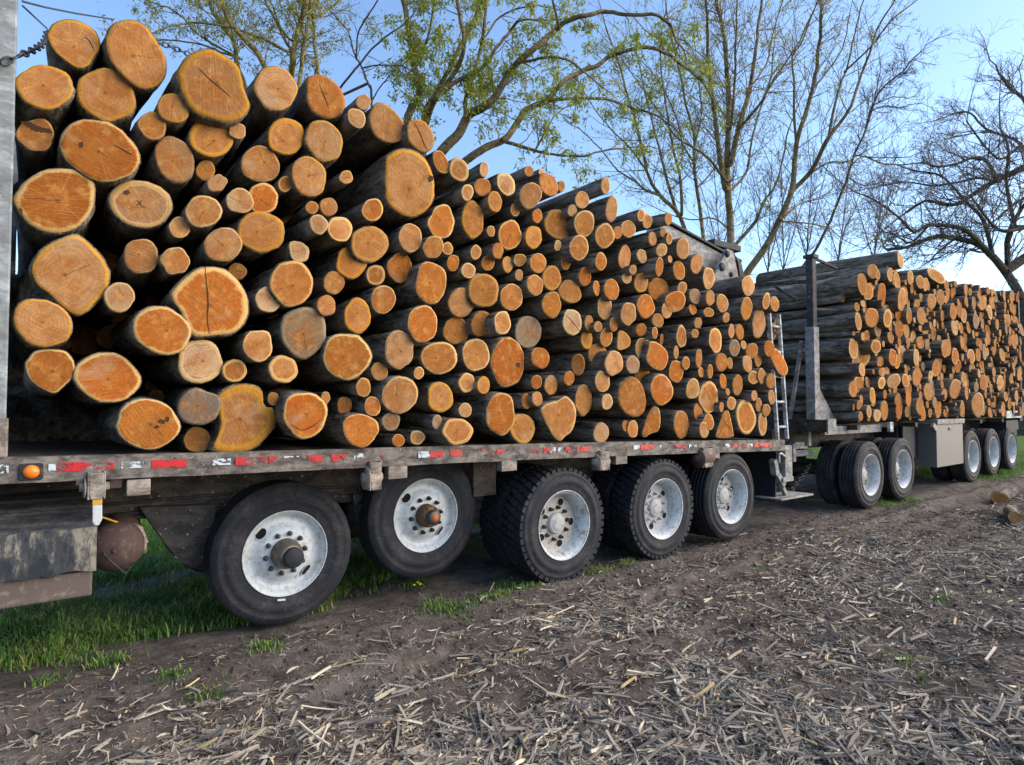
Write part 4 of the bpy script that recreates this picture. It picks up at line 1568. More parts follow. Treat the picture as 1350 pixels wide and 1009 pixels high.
# ------------------------------------------------------------------ loader boom behind the front load
lb = empty('log_loader', (at(930, 330, 6.9).x, 6.9, deck_z(7.5)))
tag(lb, 'grey steel log loader boom folded behind the low end of the front load', 'loader')
m = MB()
a, b = at(860, 290, 6.9), at(966, 346, 6.9)
m.bar(a + Vector((0, 0, -0.25)), b + Vector((0, 0, -0.26)), 0.30, 0.42)
P_(m, 'boom', M['grey_steel'], 0.01, lb)
m = MB()
m.bar(a + Vector((0, -0.02, 0.0)), b + Vector((0, -0.02, -0.01)), 0.36, 0.04)
P_(m, 'boom_cap', M['dark_steel'], 0.005, lb)
m = MB()
m.box(at(945, 327, 7.2), (0.9, 0.5, 0.12))
P_(m, 'hose_tray', M['dark_steel'], 0.01, lb)
m = MB()
q = [at(u, v, 6.55) for u, v in ((936, 374), (958, 328), (966, 332), (976, 384), (940, 392))]
m.prism([(p.x, p.z) for p in q], 6.53, 6.60)
P_(m, 'bracket_plate', M['grey_steel'], 0.008, lb)
m = MB()
m.prism([(p.x, p.z) for p in q], 7.10, 7.17)
P_(m, 'bracket_plate', M['grey_steel'], 0.008, lb)
for (u, v, r) in ((959, 335, 0.06), (952, 352, 0.075), (964, 362, 0.045)):
    c = at(u, v, 6.52)
    m = MB()
    m.lathe([(0, -0.03), (r * 0.7, -0.03), (r, -0.015), (r, 0.02)], c, n=20)
    P_(m, 'pivot_pin', M['dark_steel'], 0, lb)
for k in range(4):
    m = MB()
    m.tube([at(964 - k, 332, 6.62 + 0.06 * k), at(972 + k, 345, 6.62 + 0.06 * k), at(975 + k * 1.5, 365, 6.6 + 0.06 * k), at(976 + k, 392, 6.6 + 0.06 * k)], 0.03, 8)
    P_(m, 'hydraulic_hose', M['black'], 0, lb)
m = MB()
p = at(960, 400, 6.85)
m.box((p.x, 6.85, (1.12 + p.z) / 2 + 0.1), (0.34, 0.34, p.z - 1.0))
P_(m, 'mast', M['grey_steel'], 0.01, lb)

# ------------------------------------------------------------------ rear trailer
rt = empty('rear_log_trailer', (13.5, 5.4, 0))
tag(rt, 'rear log trailer with dark steel stake, tool box and five near wheels', 'trailer')


def R_(m, name, mat, bevel=0.0):
    return P_(m, name, mat, bevel, rt)


for X, zc, R, lb_, du in ((10.08, 0.52, 0.50, 'foremost dual wheel of the rear trailer', 0), (11.28, 0.535, 0.49, None, 1), (14.62, 0.57, 0.50, None, 0), (15.87, 0.60, 0.48, None, 1), (17.12, 0.61, 0.46, None, 1)):
    make_wheel(rt, 0, 0, 0, R, dual=True, label=lb_, spin=random.uniform(0, 1), nuts=X < 12, dusty=True).location = Vector((X, YS, zc)) - rt.location
    m = MB()
    m.tube([(X, YS + 0.2, zc), (X, YS + 2.2, zc)], 0.065, 10)
    R_(m, 'axle', M['frame'])
    w = empty('wheel', Vector((X, YS + 1.83, zc)) - rt.location, rt)
    key = ('tyre', round(R, 2), False)
    t = bpy.data.objects.new('tyre', CACHE[key])
    COL.objects.link(t)
    t.parent = w
for y in (YS + 0.74, YS + 1.70):
    m = MB()
    m.box((13.3, y, 1.06), (9.6, 0.14, 0.30))
    R_(m, 'main_beam', M['frame'], 0.006)
for k, X in enumerate((9.75, 11.9, 13.6, 15.2, 16.6, 17.9)):
    m = MB()
    m.box((X, YS + 1.22, 1.235), (0.10, 2.40, 0.07))
    R_(m, 'cross_member', M['frame'], 0.005)
m = MB()
m.box((13.7, YS + 0.34, 1.24), (8.2, 0.08, 0.085))
R_(m, 'load_rail', M['frame'], 0.005)
m = MB()
m.box((13.7, YS + 2.1, 1.24), (8.2, 0.08, 0.085))
R_(m, 'load_rail', M['frame'], 0.005)
# front bunk, its stake and gusset
bx = 8.92
m = MB()
m.box((bx, YS + 1.22, 1.275), (0.20, 2.36, 0.17))
R_(m, 'bunk', M['frame'], 0.008)
m = MB()
m.box((bx, YS + 0.03, 1.275), (0.24, 0.025, 0.20))
R_(m, 'bunk_end_plate', M['grey_steel'], 0.004)
for y in (YS + 0.28, YS + 2.16):
    m = MB()
    m.box((bx, y, 2.02), (0.15, 0.13, 1.32))
    R_(m, 'lower_stake', M['grey_steel'], 0.006)
    m = MB()
    m.box((bx, y, 3.17), (0.11, 0.10, 1.06))
    m.box((bx, y, 3.70), (0.15, 0.16, 0.05))
    R_(m, 'upper_stake', M['dark_steel'], 0.006)
    m = MB()
    m.prism([(bx + 0.076, 1.90), (bx + 0.62, 1.37), (bx + 0.62, 1.30), (bx + 0.076, 1.30)], y - 0.012, y + 0.012)
    R_(m, 'gusset', M['grey_steel'], 0.003)
m = MB()
m.bar((bx - 0.02, YS + 0.62, 1.36), (bx - 0.02, YS + 0.42, 2.5), 0.035, 0.05)
R_(m, 'stake_brace', M['grey_steel'])
m = MB()
m.bar((bx + 0.02, YS + 0.28, 3.35), (bx - 0.1, YS + 1.3, 3.42), 0.05, 0.05)
m.bar((bx + 0.05, YS + 0.28, 2.95), (bx + 1.0, YS + 0.10, 2.99), 0.035, 0.035)
m.bar((bx + 1.0, YS + 0.10, 2.96), (bx + 1.0, YS + 0.10, 3.08), 0.035, 0.035)
m.bar((bx, YS + 0.5, 3.10), (bx - 0.05, YS + 0.85, 3.38), 0.04, 0.04)
m.bar((bx + 0.0, YS + 0.26, 3.69), (bx + 0.5, YS + 0.15, 3.58), 0.035, 0.035)
R_(m, 'stake_rods', M['dark_steel'], 0.003)
for y in (YS + 0.10, YS + 2.34):
    m = MB()
    m.box((18.15, y, 2.7), (0.10, 0.10, 3.0))
    R_(m, 'rear_stake', M['dark_steel'], 0.006)
# side frame under the first logs
m = MB()
a, b = at(1105, 566, YS + 0.2), at(1178, 563, YS + 0.2)
m.bar((bx + 0.1, YS + 0.2, 1.20), (10.9, YS + 0.2, 1.20), 0.06, 0.12)
R_(m, 'side_frame', M['grey_steel'], 0.005)
m = MB()
m.box((10.95, YS + 0.06, 1.22), (0.12, 0.05, 0.16))
R_(m, 'side_bracket', M['pale_steel'], 0.005)
# tool box
a, b = at(1235, 552, YS), at(1271.5, 612.5, YS)
tb = empty('tool_box', Vector((a.x, YS, b.z)) - rt.location, rt)
x1, hz = at(1271, 600, YS).x - a.x, a.z - b.z
m = MB()
m.box((x1 / 2, 0.26, hz * 0.45), (x1, 0.50, hz * 0.86))
m.build('box', M['toolbox'], tb, 0.01)
m = MB()
m.box((x1 / 2, 0.25, hz * 0.93), (x1 + 0.05, 0.54, hz * 0.10))
m.build('lid', M['grey_steel'], tb, 0.008)
m = MB()
m.box((x1 * 0.5, 0.002, hz * 0.78), (0.16, 0.016, 0.05))
m.build('latch', M['nut'], tb, 0.004)
m = MB()
m.box((12.15, YS + 0.25, 0.95), (0.5, 0.04, 0.62))
m.box((12.9 - 0.6, YS + 0.5, 0.95), (0.9, 0.4, 0.6))
R_(m, 'dark_side_panel', M['flap'], 0.006)
m = MB()
m.bar(at(1229, 560, YS - 0.01), at(1233, 566, YS - 0.01), 0.05, 0.1)
R_(m, 'box_bracket', M['winch'], 0.004)
# tail board with pale lamps
tlx = at(1331, 548, YS).x
m = MB()
m.box((tlx + 0.35, YS + 0.02, 1.36), (1.1, 0.04, 0.16))
R_(m, 'tail_board', M['pale_steel'], 0.005)
m = MB()
m.box((tlx + 0.4, YS + 0.3, 1.12), (0.9, 0.5, 0.22))
R_(m, 'rear_fender', M['flap'], 0.006)
# draw bar, dolly frame and safety chain
m = MB()
m.bar((7.7, YS + 1.22, 0.78), (9.9, YS + 1.22, 0.82), 0.16, 0.16)
R_(m, 'draw_bar', M['frame'], 0.008)
m = MB()
m.box((9.0, YS + 0.55, 0.98), (0.36, 0.10, 0.10))
m.box((9.15, YS + 0.5, 1.08), (0.08, 0.10, 0.22))
m.box((8.8, YS + 0.55, 0.88), (0.08, 0.10, 0.26))
m.box((9.3, YS + 0.7, 0.84), (0.7, 0.08, 0.09))
R_(m, 'hitch_frame', M['grey_steel'], 0.006)
m = MB()
for k in range(3):
    m.tube([(8.6 + 0.1 * k, YS + 0.9, 1.05), (8.5, YS + 0.8 + 0.1 * k, 0.85), (9.0, YS + 0.9, 0.7), (9.5, YS + 0.8, 0.95)], 0.016, 6)
R_(m, 'brake_hose', M['black'])
o = chain('safety_chain', [at(1044, 646, YS + 0.45), at(1054, 633, YS + 0.5), at(1062, 623, YS + 0.55), at(1068, 612, YS + 0.6)], 0.022, 0.008, 'hanging steel safety chain between the two trailers', step=0.06)

# ------------------------------------------------------------------ logs
# one line per log end: u v width height class [angle] [irregularity] ; class o orange, t tan, y yellow sapwood, g grey, b brown, p pale
# with an angle the two sizes are the axes along and across it
FRONT = """
97 58 76 60 y 35 .05|180 72 98 74 y 60 .05|59 115 80 60 y 4|140 126 82 66 y 30|281 113 112 86 y 50 .05|47 178 51 46 t 10 .06
131 199 110 77 o 25|229 143 46 38 y 25|201 166 40 36 b|278 182 61 53 y|313 173 24 22 t|230 211 65 50 y 55|271 225 26 28 b|286 242 25 23 p 0 .06
72 265 113 84 o -4 .07|185 269 88 64 p 10 .03|268 279 50 43 t|316 265 38 34 p 20 .06|237 300 30 29 t|294 323 51 46 t|186 338 48 47 t|231 344 40 37 t 0 .05
93 362 116 98 y 48 .08|56 426 84 62 y 18|157 392 42 41 p|213 436 76 68 o 20|278 398 108 92 o 0 .08|313 358 25 22 b|263 477 62 60 p|309 489 34 31 t
66 490 66 60 o 0 .06|141 498 90 67 o 8|195 559 90 66 o 12 .05|262 537 56 51 g 0 .05|260 580 38 34 b|325 551 96 84 y -40 .16|340 456 40 44 t 0 .06
363 117 57 64 y|430 128 63 46 t 45 .06|479 135 20 21 t|470 156 29 22 t 60|510 162 62 45 y 60|554 179 48 31 y 60|377 180 51 49 y|427 186 60 46 y 60 .05
343 217 52 50 t|407 233 56 47 y 70|376 243 20 22 t|456 234 18 18 t|540 241 92 61 y 78 .06|581 214 34 19 t 65|605 224 32 25 t 60|638 224 12 21 t
346 262 44 40 o 15 .06|411 274 17 17 t|433 273 24 26 t|491 277 29 30 o|344 306 64 56 y 10 .05|420 296 24 28 p 0 .05|448 302 35 36 t|487 322 52 50 b 0 .03
394 332 30 27 p 20 .08|463 347 45 41 y 70 .08|541 314 32 40 t|582 293 38 45 o 0 .06|623 290 33 49 y|616 254 17 22 t|636 247 23 24 t|571 326 27 29 t|590 328 15 18 t
527 353 35 40 o 0 .06|495 363 26 28 t|597 347 18 22 o|617 357 19 21 t|627 333 15 20 t|568 373 44 56 o
384 374 58 62 t|440 373 30 31 b|354 395 37 35 p 0 .07|430 403 26 29 t|471 417 36 48 y|505 395 34 39 t|400 438 61 69 g|457 470 62 64 o|373 487 41 38 t
557 427 43 49 o|601 436 33 38 b|608 399 36 40 t|637 383 38 46 b|635 427 28 35 t|526 461 40 52 t|579 472 48 44 t|627 468 37 45 t|500 490 22 25 t|552 492 14 17 t
527 521 48 51 p 0 .04|580 524 34 42 y|615 505 23 27 t|637 508 18 24 y|479 511 21 26 t|491 536 21 27 o|454 535 20 24 b|429 525 13 17 t|360 526 15 19 b
402 547 59 64 o 0 .04|475 567 47 45 o 0 .06|515 556 25 25 g|525 581 17 17 o|550 577 20 20 t 0 .08|576 557 14 21 g|613 541 17 20 t|603 569 40 37 t 0 .04
667 243 33 23 t 60|697 226 12 15 t|713 227 8 9 t|723 244 34 24 t 60|740 246 10 15 b|699 258 28 35 t|652 266 20 29 y|679 277 13 18 t|708 285 14 19 o
732 298 44 31 b 75 .09|754 278 13 16 t|767 264 17 24 t|798 245 12 23 t|806 276 18 34 t|770 295 28 36 t|797 311 26 32 t|814 307 13 17 t|828 302 19 24 t|845 284 10 17 t
763 327 25 34 t 0 .05|672 310 32 39 o|647 305 11 15 t|703 313 23 31 y|735 324 9 16 p|746 345 12 23 o|792 345 15 24 o|823 340 19 34 y|846 338 14 20 p|834 356 9 14 t|826 367 13 15 t
656 331 16 22 t|643 347 16 21 o|669 349 15 23 y|685 343 16 17 t|709 347 23 27 o|684 363 11 16 t|705 376 22 29 t|727 367 27 33 b|771 365 18 26 o|786 380 11 21 o|806 382 20 30 o
845 373 19 27 y|751 385 28 32 b|674 392 32 36 t|727 402 24 36 o|662 426 24 33 t 0 .06|696 438 37 44 g|754 425 27 34 p 0 .05|797 406 21 33 p|828 414 20 32 t|776 426 12 21 t
788 431 10 14 t|809 428 11 19 t|773 448 17 26 y|799 445 19 25 t|822 449 19 28 y 0 .13|787 467 23 28 b|809 479 26 33 t|834 481 19 25 g|847 460 19 31 t
669 478 48 68 o|712 472 26 29 o|762 481 11 30 b|750 499 16 20 o|707 504 14 19 o|726 508 19 27 b|794 503 22 30 t|847 495 21 23 b|769 528 25 42 b 0 .03
800 530 16 22 p|833 524 37 53 t 0 .06|694 529 13 21 b|708 526 16 20 t|660 546 40 58 o 0 .04|688 565 34 41 b|737 552 47 59 t 0 .13|792 571 21 28 p|825 562 10 16 t|834 566 14 24 t
853 292 12 20 t|881 289 10 17 t|860 315 12 20 t|874 307 9 13 t|882 315 8 16 t|900 328 16 30 t|872 330 13 18 t|883 342 6 10 t|869 352 12 26 o|895 357 16 27 o|918 348 16 27 t|934 367 17 30 t
868 382 28 32 b|899 380 11 17 t|916 391 16 21 g|986 377 20 28 t|936 393 12 21 t|952 400 16 25 t|984 407 15 30 t|1010 397 13 23 t|1021 401 12 21 t|1000 427 18 39 t
851 404 25 33 o|879 409 14 23 t|890 398 24 29 o 0 .06|913 408 11 14 o|934 412 13 13 t|957 419 10 14 t|845 435 13 18 t|867 423 16 19 b|863 439 7 16 t|872 448 5 15 o
898 444 13 31 t|920 426 10 16 t|916 440 9 12 t|943 449 19 34 t|964 437 8 20 t|975 438 12 22 b|1018 438 14 24 t|1025 429 9 24 t|968 459 13 23 g|980 455 7 12 t|991 463 15 21 t
999 474 10 21 b|985 480 13 24 p|1014 460 13 22 o|1027 478 40 17 o 70|866 469 28 39 o 0 .12|891 465 6 18 t|904 479 10 18 t|921 473 10 26 t|891 490 18 30 o|924 491 8 14 t|936 490 7 20 t
951 478 17 25 t|962 479 8 16 b|993 498 13 19 t|1004 496 13 21 t|1016 503 12 21 b|1017 524 10 20 t|953 503 9 21 o|972 508 14 29 b|913 513 18 29 t|872 514 31 41 o
934 524 26 44 t|959 517 5 10 t|964 532 11 18 t|920 544 12 24 t|983 550 30 46 t|994 522 8 15 t|1000 534 8 19 t|1010 541 10 17 t|1005 559 13 33 p|859 557 24 42 o 0 .12
898 560 25 38 t|928 567 14 22 p|934 557 14 22 t|956 559 21 36 o 0 .12|951 537 6 14 t
"""
REAR = """
1150 358 12 20 b|1187 343 10 24 p 0 .12|1144 385 13 22 t|1162 389 10 33 o|1129.5 405 6 13 b|1149 419 14 27 t|1142 445 9 19 t|1138 471 17 27 t|1132 506 17 26 t 0 .05|1133 534 9 14 t
1150 522 9 22 t|1170 420 12 26 t|1157 435 10 20 g|1154.5 457 11 20 t|1160.5 477 11 14 t|1188.5 395 11 32 t|1185 434 9 24 t|1174 445 8 17 t|1177 471.6 11 23 o|1187.6 467.5 13 24 p
1167.5 494 8 21 t|1178 502.6 13 20 t|1194 502 12 19 t|1162 505 9 17 t|1185 538.6 9 32 o|1165.5 541.5 10 27 t|1156 548 9 18 t|1207.7 471.6 10 24 t|1219 431 9 26 t|1228 397.7 14 21 t
1234 364 26 11 t 55|1247 389 9 23 t|1213.5 452 14 17 t|1259 513 18 27 t|1213.5 544 10 25 o|1289 534 12 34 t|1306 482.5 10 23 g|1213 372 8 18 t|1200 366 8 20 t|1268 452 9 19 t|1295 400 9 19 t|1280 470 9 20 t|1318 505 8 22 t
"""


def parse(txt):
    out = []
    for tok in txt.replace('\n', '|').split('|'):
        t = tok.split()
        if not t:
            continue
        out.append(dict(u=float(t[0]), v=float(t[1]), w=float(t[2]), h=float(t[3]), c=t[4],
                        ang=float(t[5]) if len(t) > 5 else 0.0, irr=float(t[6]) if len(t) > 6 else 0.04))
    return out


WOODC = {  # heartwood, sapwood, heart radius
    'o': ((0.56, 0.145, 0.018), (0.80, 0.50, 0.185), 0.89),
    't': ((0.60, 0.270, 0.090), (0.80, 0.50, 0.190), 0.87),
    'y': ((0.58, 0.265, 0.095), (0.64, 0.30, 0.040), 0.80),
    'p': ((0.64, 0.360, 0.165), (0.76, 0.48, 0.200), 0.84),
    'g': ((0.285, 0.235, 0.155), (0.36, 0.30, 0.20), 0.85),
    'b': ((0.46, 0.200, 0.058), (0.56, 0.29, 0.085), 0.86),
}
LOG_LEN = 2.42
NSEG = 30


def log_arrays(poly, cen, yf, cls, seed, dirx, dirz, taper, tilt, nseg):
    """poly (n,2) outline in x,z round cen; returns bark and cut-end arrays, local to (cen.x, yf, cen.z)"""
    r = np.random.default_rng(seed)
    P = poly - cen
    n = len(P)
    rad_m = np.hypot(P[:, 0], P[:, 1]).mean()
    # bark
    ys = np.array([0.0, 0.006, 0.05, 0.16, 0.36, 0.65, 1.0, 1.5, 2.0, LOG_LEN])
    bumps = r.normal(0, 1, (len(ys), n))
    bumps = (bumps + np.roll(bumps, 1, 1) + np.roll(bumps, -1, 1)) / 3
    bow = r.normal(0, 0.02, 2)
    Vb = []
    for i, y in enumerate(ys):
        s = 1 + taper * y / LOG_LEN
        k = s * (1 + bumps[i] * (0.035 if i > 1 else 0.012)) * (0.975 if i == 0 else 1.0)
        t_ = y / LOG_LEN
        sag = math.sin(PI * t_)
        x = P[:, 0] * k + dirx * y + bow[0] * sag
        z = P[:, 1] * k + dirz * y + bow[1] * sag
        # the outline rounds off away from the cut
        mixr = min(1, y / 0.8) * 0.6
        a = np.arctan2(P[:, 1], P[:, 0])
        x = x * (1 - mixr) + (np.cos(a) * rad_m * k + dirx * y + bow[0] * sag) * mixr
        z = z * (1 - mixr) + (np.sin(a) * rad_m * k + dirz * y + bow[1] * sag) * mixr
        yy = y + (tilt[0] * P[:, 0] + tilt[1] * P[:, 1]) * max(0, 1 - y / 0.3)
        Vb.append(np.stack([x, yy, z], 1))
    Vb = np.concatenate(Vb)
    m = len(ys)
    i = np.arange(m - 1)[:, None]
    k = np.arange(n)[None, :]
    k2 = (k + 1) % n
    Fb = np.stack([i * n + k, (i + 1) * n + k, (i + 1) * n + k2, i * n + k2], -1).reshape(-1, 4)
    # front bark ring
    ring = P * 0.945
    yr = (tilt[0] * ring[:, 0] + tilt[1] * ring[:, 1]) - 0.001
    o = len(Vb)
    Vb = np.concatenate([Vb, np.stack([ring[:, 0], yr, ring[:, 1]], 1)])
    kk = np.arange(n)
    Fb = np.concatenate([Fb, np.stack([kk, (kk + 1) % n, o + (kk + 1) % n, o + kk], -1)])
    # back cap
    ob = len(Vb)
    Vb = np.concatenate([Vb, Vb[(m - 1) * n:m * n].mean(0)[None]])
    Fc = np.stack([(m - 1) * n + kk, np.full(n, ob), (m - 1) * n + (kk + 1) % n], -1)
    # cut end
    pith = r.normal(0, 0.10, 2) * rad_m
    lv = [0.0, 0.22, 0.45, 0.66, 0.84, 0.962]
    Ve, rad, pv = [], [], []
    for L in lv[1:]:
        q = pith[None] * (1 - L) + P * L
        Ve.append(np.stack([q[:, 0], tilt[0] * q[:, 0] + tilt[1] * q[:, 1] - 0.004 + r.normal(0, 0.0004, n), q[:, 1]], 1))
        rad.append(np.full(n, L / 0.962))
        pv.append(np.stack([(q[:, 0] - pith[0]) / 0.11, (q[:, 1] - pith[1]) / 0.11, np.full(n, 0.0)], 1))
    Ve.append(np.array([[pith[0], tilt[0] * pith[0] + tilt[1] * pith[1] - 0.004, pith[1]]]))
    rad.append(np.zeros(1))
    pv.append(np.zeros((1, 3)))
    Ve, rad, pv = np.concatenate(Ve), np.concatenate(rad), np.concatenate(pv)
    pv[:, 2] = (seed * 7.31) % 97
    ml = len(lv) - 1
    i = np.arange(ml - 1)[:, None]
    Fe = np.stack([i * n + k, i * n + k2, (i + 1) * n + k2, (i + 1) * n + k], -1).reshape(-1, 4)
    Fe3 = np.stack([np.full(n, ml * n), (kk + 1) % n, kk], -1)
    # outer skirt so the cut end is a thin slab, not a card
    os_ = len(Ve)
    last = Ve[(ml - 1) * n:ml * n].copy()
    last[:, 1] += 0.01
    Ve = np.concatenate([Ve, last])
    rad = np.concatenate([rad, np.full(n, 1.0)])
    pv = np.concatenate([pv, pv[(ml - 1) * n:ml * n]])
    Fe = np.concatenate([Fe, np.stack([(ml - 1) * n + kk, (ml - 1) * n + (kk + 1) % n, os_ + (kk + 1) % n, os_ + kk], -1)])
    hc, sc_, hw = WOODC[cls]
    g = r.uniform(0.58, 1.12)
    hue = r.normal(0, 0.10)
    if cls == 't':
        kx = r.uniform(0, 1)
        hc = tuple(np.array((0.54, 0.185, 0.040)) * (1 - kx) + np.array((0.64, 0.345, 0.150)) * kx)
    hcol = np.clip(np.array(hc) * 0.74 * g * np.array([1, 1.05 + hue, 1.2 + 2.5 * hue]), 0, 0.85)
    scol = np.clip(np.array(sc_) * 0.80 * (0.42 + 0.55 * g) * np.array([1, 1 + hue * 0.5, 1 + hue]), 0, 0.88)
    hwv = np.clip(hw + r.normal(0.05, 0.035 if cls == 'o' else 0.085), 0.62, 1.02)
    ne = len(Ve)
    at_ = dict(rad=rad, pv=pv, hw=np.full(ne, hwv), hcol=np.tile(np.append(hcol, 1), (ne, 1)), scol=np.tile(np.append(scol, 1), (ne, 1)))
    return Vb, [Fb, Fc], Ve, [Fe, Fe3], at_


# outlines of the logs whose ends are far from round, in photo pixels
def _pz(txt, sc, ox, oy):
    v = [float(k) for k in txt.replace(',', ' ').split()]
    return [(v[i] / sc + ox, v[i + 1] / sc + oy) for i in range(0, len(v), 2)]


POLY = {
    (325, 551): _pz('286,520 300,510 322,505 345,512 350,535 362,538 368,556 355,574 336,592 310,598 279,595 284,578 290,560 286,540', 1, 0, 0),
    (93, 362): _pz('118,150 160,85 240,40 300,25 350,60 400,110 435,180 425,240 385,290 340,335 300,348 240,310 190,260 140,225', 2.968, 0, 300),
    (278, 398): _pz('662,255 700,215 760,165 820,150 890,165 950,220 980,290 970,360 920,415 850,425 760,432 735,400 700,330 670,290', 2.968, 0, 300),
    (72, 265): _pz('45,775 90,715 160,670 230,658 300,665 365,700 375,760 360,830 310,890 240,915 170,910 110,880 70,830', 2.968, 0, 0),
    (281, 113): _pz('690,280 730,220 800,195 860,215 930,265 955,350 980,420 950,465 890,480 830,465 760,440 715,380 695,320', 2.968, 0, 0),
    (97, 58): _pz('180,140 210,95 270,75 340,90 385,130 395,185 370,220 345,260 300,268 250,240 205,200', 2.968, 0, 0),
    (180, 72): _pz('410,150 440,100 500,80 560,95 610,150 650,220 655,280 620,335 560,348 510,325 450,270 420,220', 2.968, 0, 0),
    (737, 552): _pz('695,725 740,695 800,680 850,650 890,680 915,720 915,800 890,870 850,900 820,930 780,905 745,850 715,790', 4.586, 560, 380),
    (859, 557): _pz('310,680 345,700 355,780 340,850 290,870 255,895 235,880 250,820 275,740', 5.046, 800, 400),
    (866, 469): _pz('290,250 335,260 390,310 405,370 385,430 350,450 290,420 262,370 275,310', 5.046, 800, 400),
    (956, 559): _pz('785,715 810,715 835,850 830,890 730,895 745,820 765,760', 5.046, 800, 400),
    (822, 449): _pz('85,180 120,185 155,230 150,280 115,305 65,312 68,250', 5.046, 800, 400),
    (430, 128): _pz('310,185 350,175 400,195 445,240 462,290 440,335 390,345 340,320 315,290 308,240', 2.968, 300, 40),
    (510, 162): _pz('555,330 580,285 610,278 650,310 690,370 695,410 670,440 625,445 580,420 560,380', 2.968, 300, 40),
    (540, 241): _pz('620,490 660,465 710,468 760,500 795,560 808,640 800,680 770,715 720,732 670,710 630,670 618,600', 2.968, 300, 40),
    (732, 298): _pz('720,510 750,455 800,440 845,465 862,530 872,600 855,648 820,630 790,620 745,590 722,550', 4.586, 560, 180),
    (463, 347): _pz('425,140 440,90 480,75 520,105 548,130 530,175 490,205 450,190 428,170', 2.968, 300, 300),
    (195, 559): _pz('450,780 470,710 520,675 580,668 650,690 690,735 708,785 680,830 620,868 560,870 490,840', 2.968, 0, 300),
    (66, 490): _pz('95,530 130,485 190,475 260,485 292,530 290,580 250,625 210,652 150,625 110,590', 2.968, 0, 300),
}


def outline(L, yf, r, nseg):
    key = (L['u'], L['v'])
    if key in POLY:
        Q = catmull([(a, b, 0) for a, b in POLY[key] + POLY[key][:2]], 8)[:len(POLY[key]) * 8, :2]
        seg = np.concatenate([[0], np.cumsum(np.hypot(*np.diff(np.vstack([Q, Q[:1]]), axis=0).T))])
        tt = np.linspace(0, seg[-1], nseg, endpoint=False)
        QQ = np.vstack([Q, Q[:1]])
        uu, vv = np.interp(tt, seg, QQ[:, 0]), np.interp(tt, seg, QQ[:, 1])
        L['u0'], L['v0'] = uu.mean(), vv.mean()
        uu = L['u0'] + (uu - L['u0']) * (1 + r.normal(0, 0.008, nseg))
        pts = np.array([(p.x, p.z) for p in (at(x, y, yf) for x, y in zip(uu, vv))])
        if ((pts[:, 0] * np.roll(pts[:, 1], -1) - np.roll(pts[:, 0], -1) * pts[:, 1]).sum()) > 0:
            pts = pts[::-1].copy()
        return pts
    a = math.radians(L['ang'])
    th = np.linspace(0, 2 * PI, nseg, endpoint=False)
    irr = L['irr']
    mod = np.ones(nseg)
    for k in range(2, 7):
        mod += irr * r.normal(0, 0.9) / (k ** 0.55) * np.cos(k * th + r.uniform(0, 6.28))
    mod += r.normal(0, 0.010, nseg)
    if irr > 0.1:
        mod += irr * 0.35 * np.abs(r.normal(0, 1, nseg)) - irr * 0.2
    ex, ey = np.cos(th) * L['w'] / 2 * mod, np.sin(th) * L['h'] / 2 * mod
    uu = L['u'] + ex * math.cos(a) - ey * math.sin(a)
    vv = L['v'] + ex * math.sin(a) + ey * math.cos(a)
    pts = np.array([(p.x, p.z) for p in (at(x, y, yf) for x, y in zip(uu, vv))])
    return pts


def link_log(L, yf, seed, label, cat='log', group=None, nseg=NSEG, dirx=None, dirz=None, taper=None, tilt=None):
    r = np.random.default_rng(seed)
    poly = outline(L, yf, r, nseg)
    c0 = at(L.get('u0', L['u']), L.get('v0', L['v']), yf)
    cen = np.array([c0.x, c0.z])
    rr = np.hypot(*(poly - cen).T).mean()
    dirx = r.normal(0, 0.03) if dirx is None else dirx
    dirz = r.normal(0, 0.012) if dirz is None else dirz
    taper = r.uniform(-0.05, 0.22) if taper is None else taper
    tilt = r.normal(0, 0.07, 2) if tilt is None else tilt
    Vb, Fb, Ve, Fe, A = log_arrays(poly, cen, yf, L['c'], seed, dirx, dirz, taper, tilt, nseg)
    o = np_mesh('log', Vb, Fb, M['bark'], smooth=True)
    o.location = (c0.x, yf, c0.z)
    e = np_mesh('cut_end', Ve, Fe, M['wood'], o, smooth=True, attrs=A)
    L['x'], L['z'], L['r'], L['yf'], L['tilt'], L['o'], L['cen'] = c0.x, c0.z, rr, yf, tilt, o, c0
    if label:
        tag(o, label, cat, group)
    return o


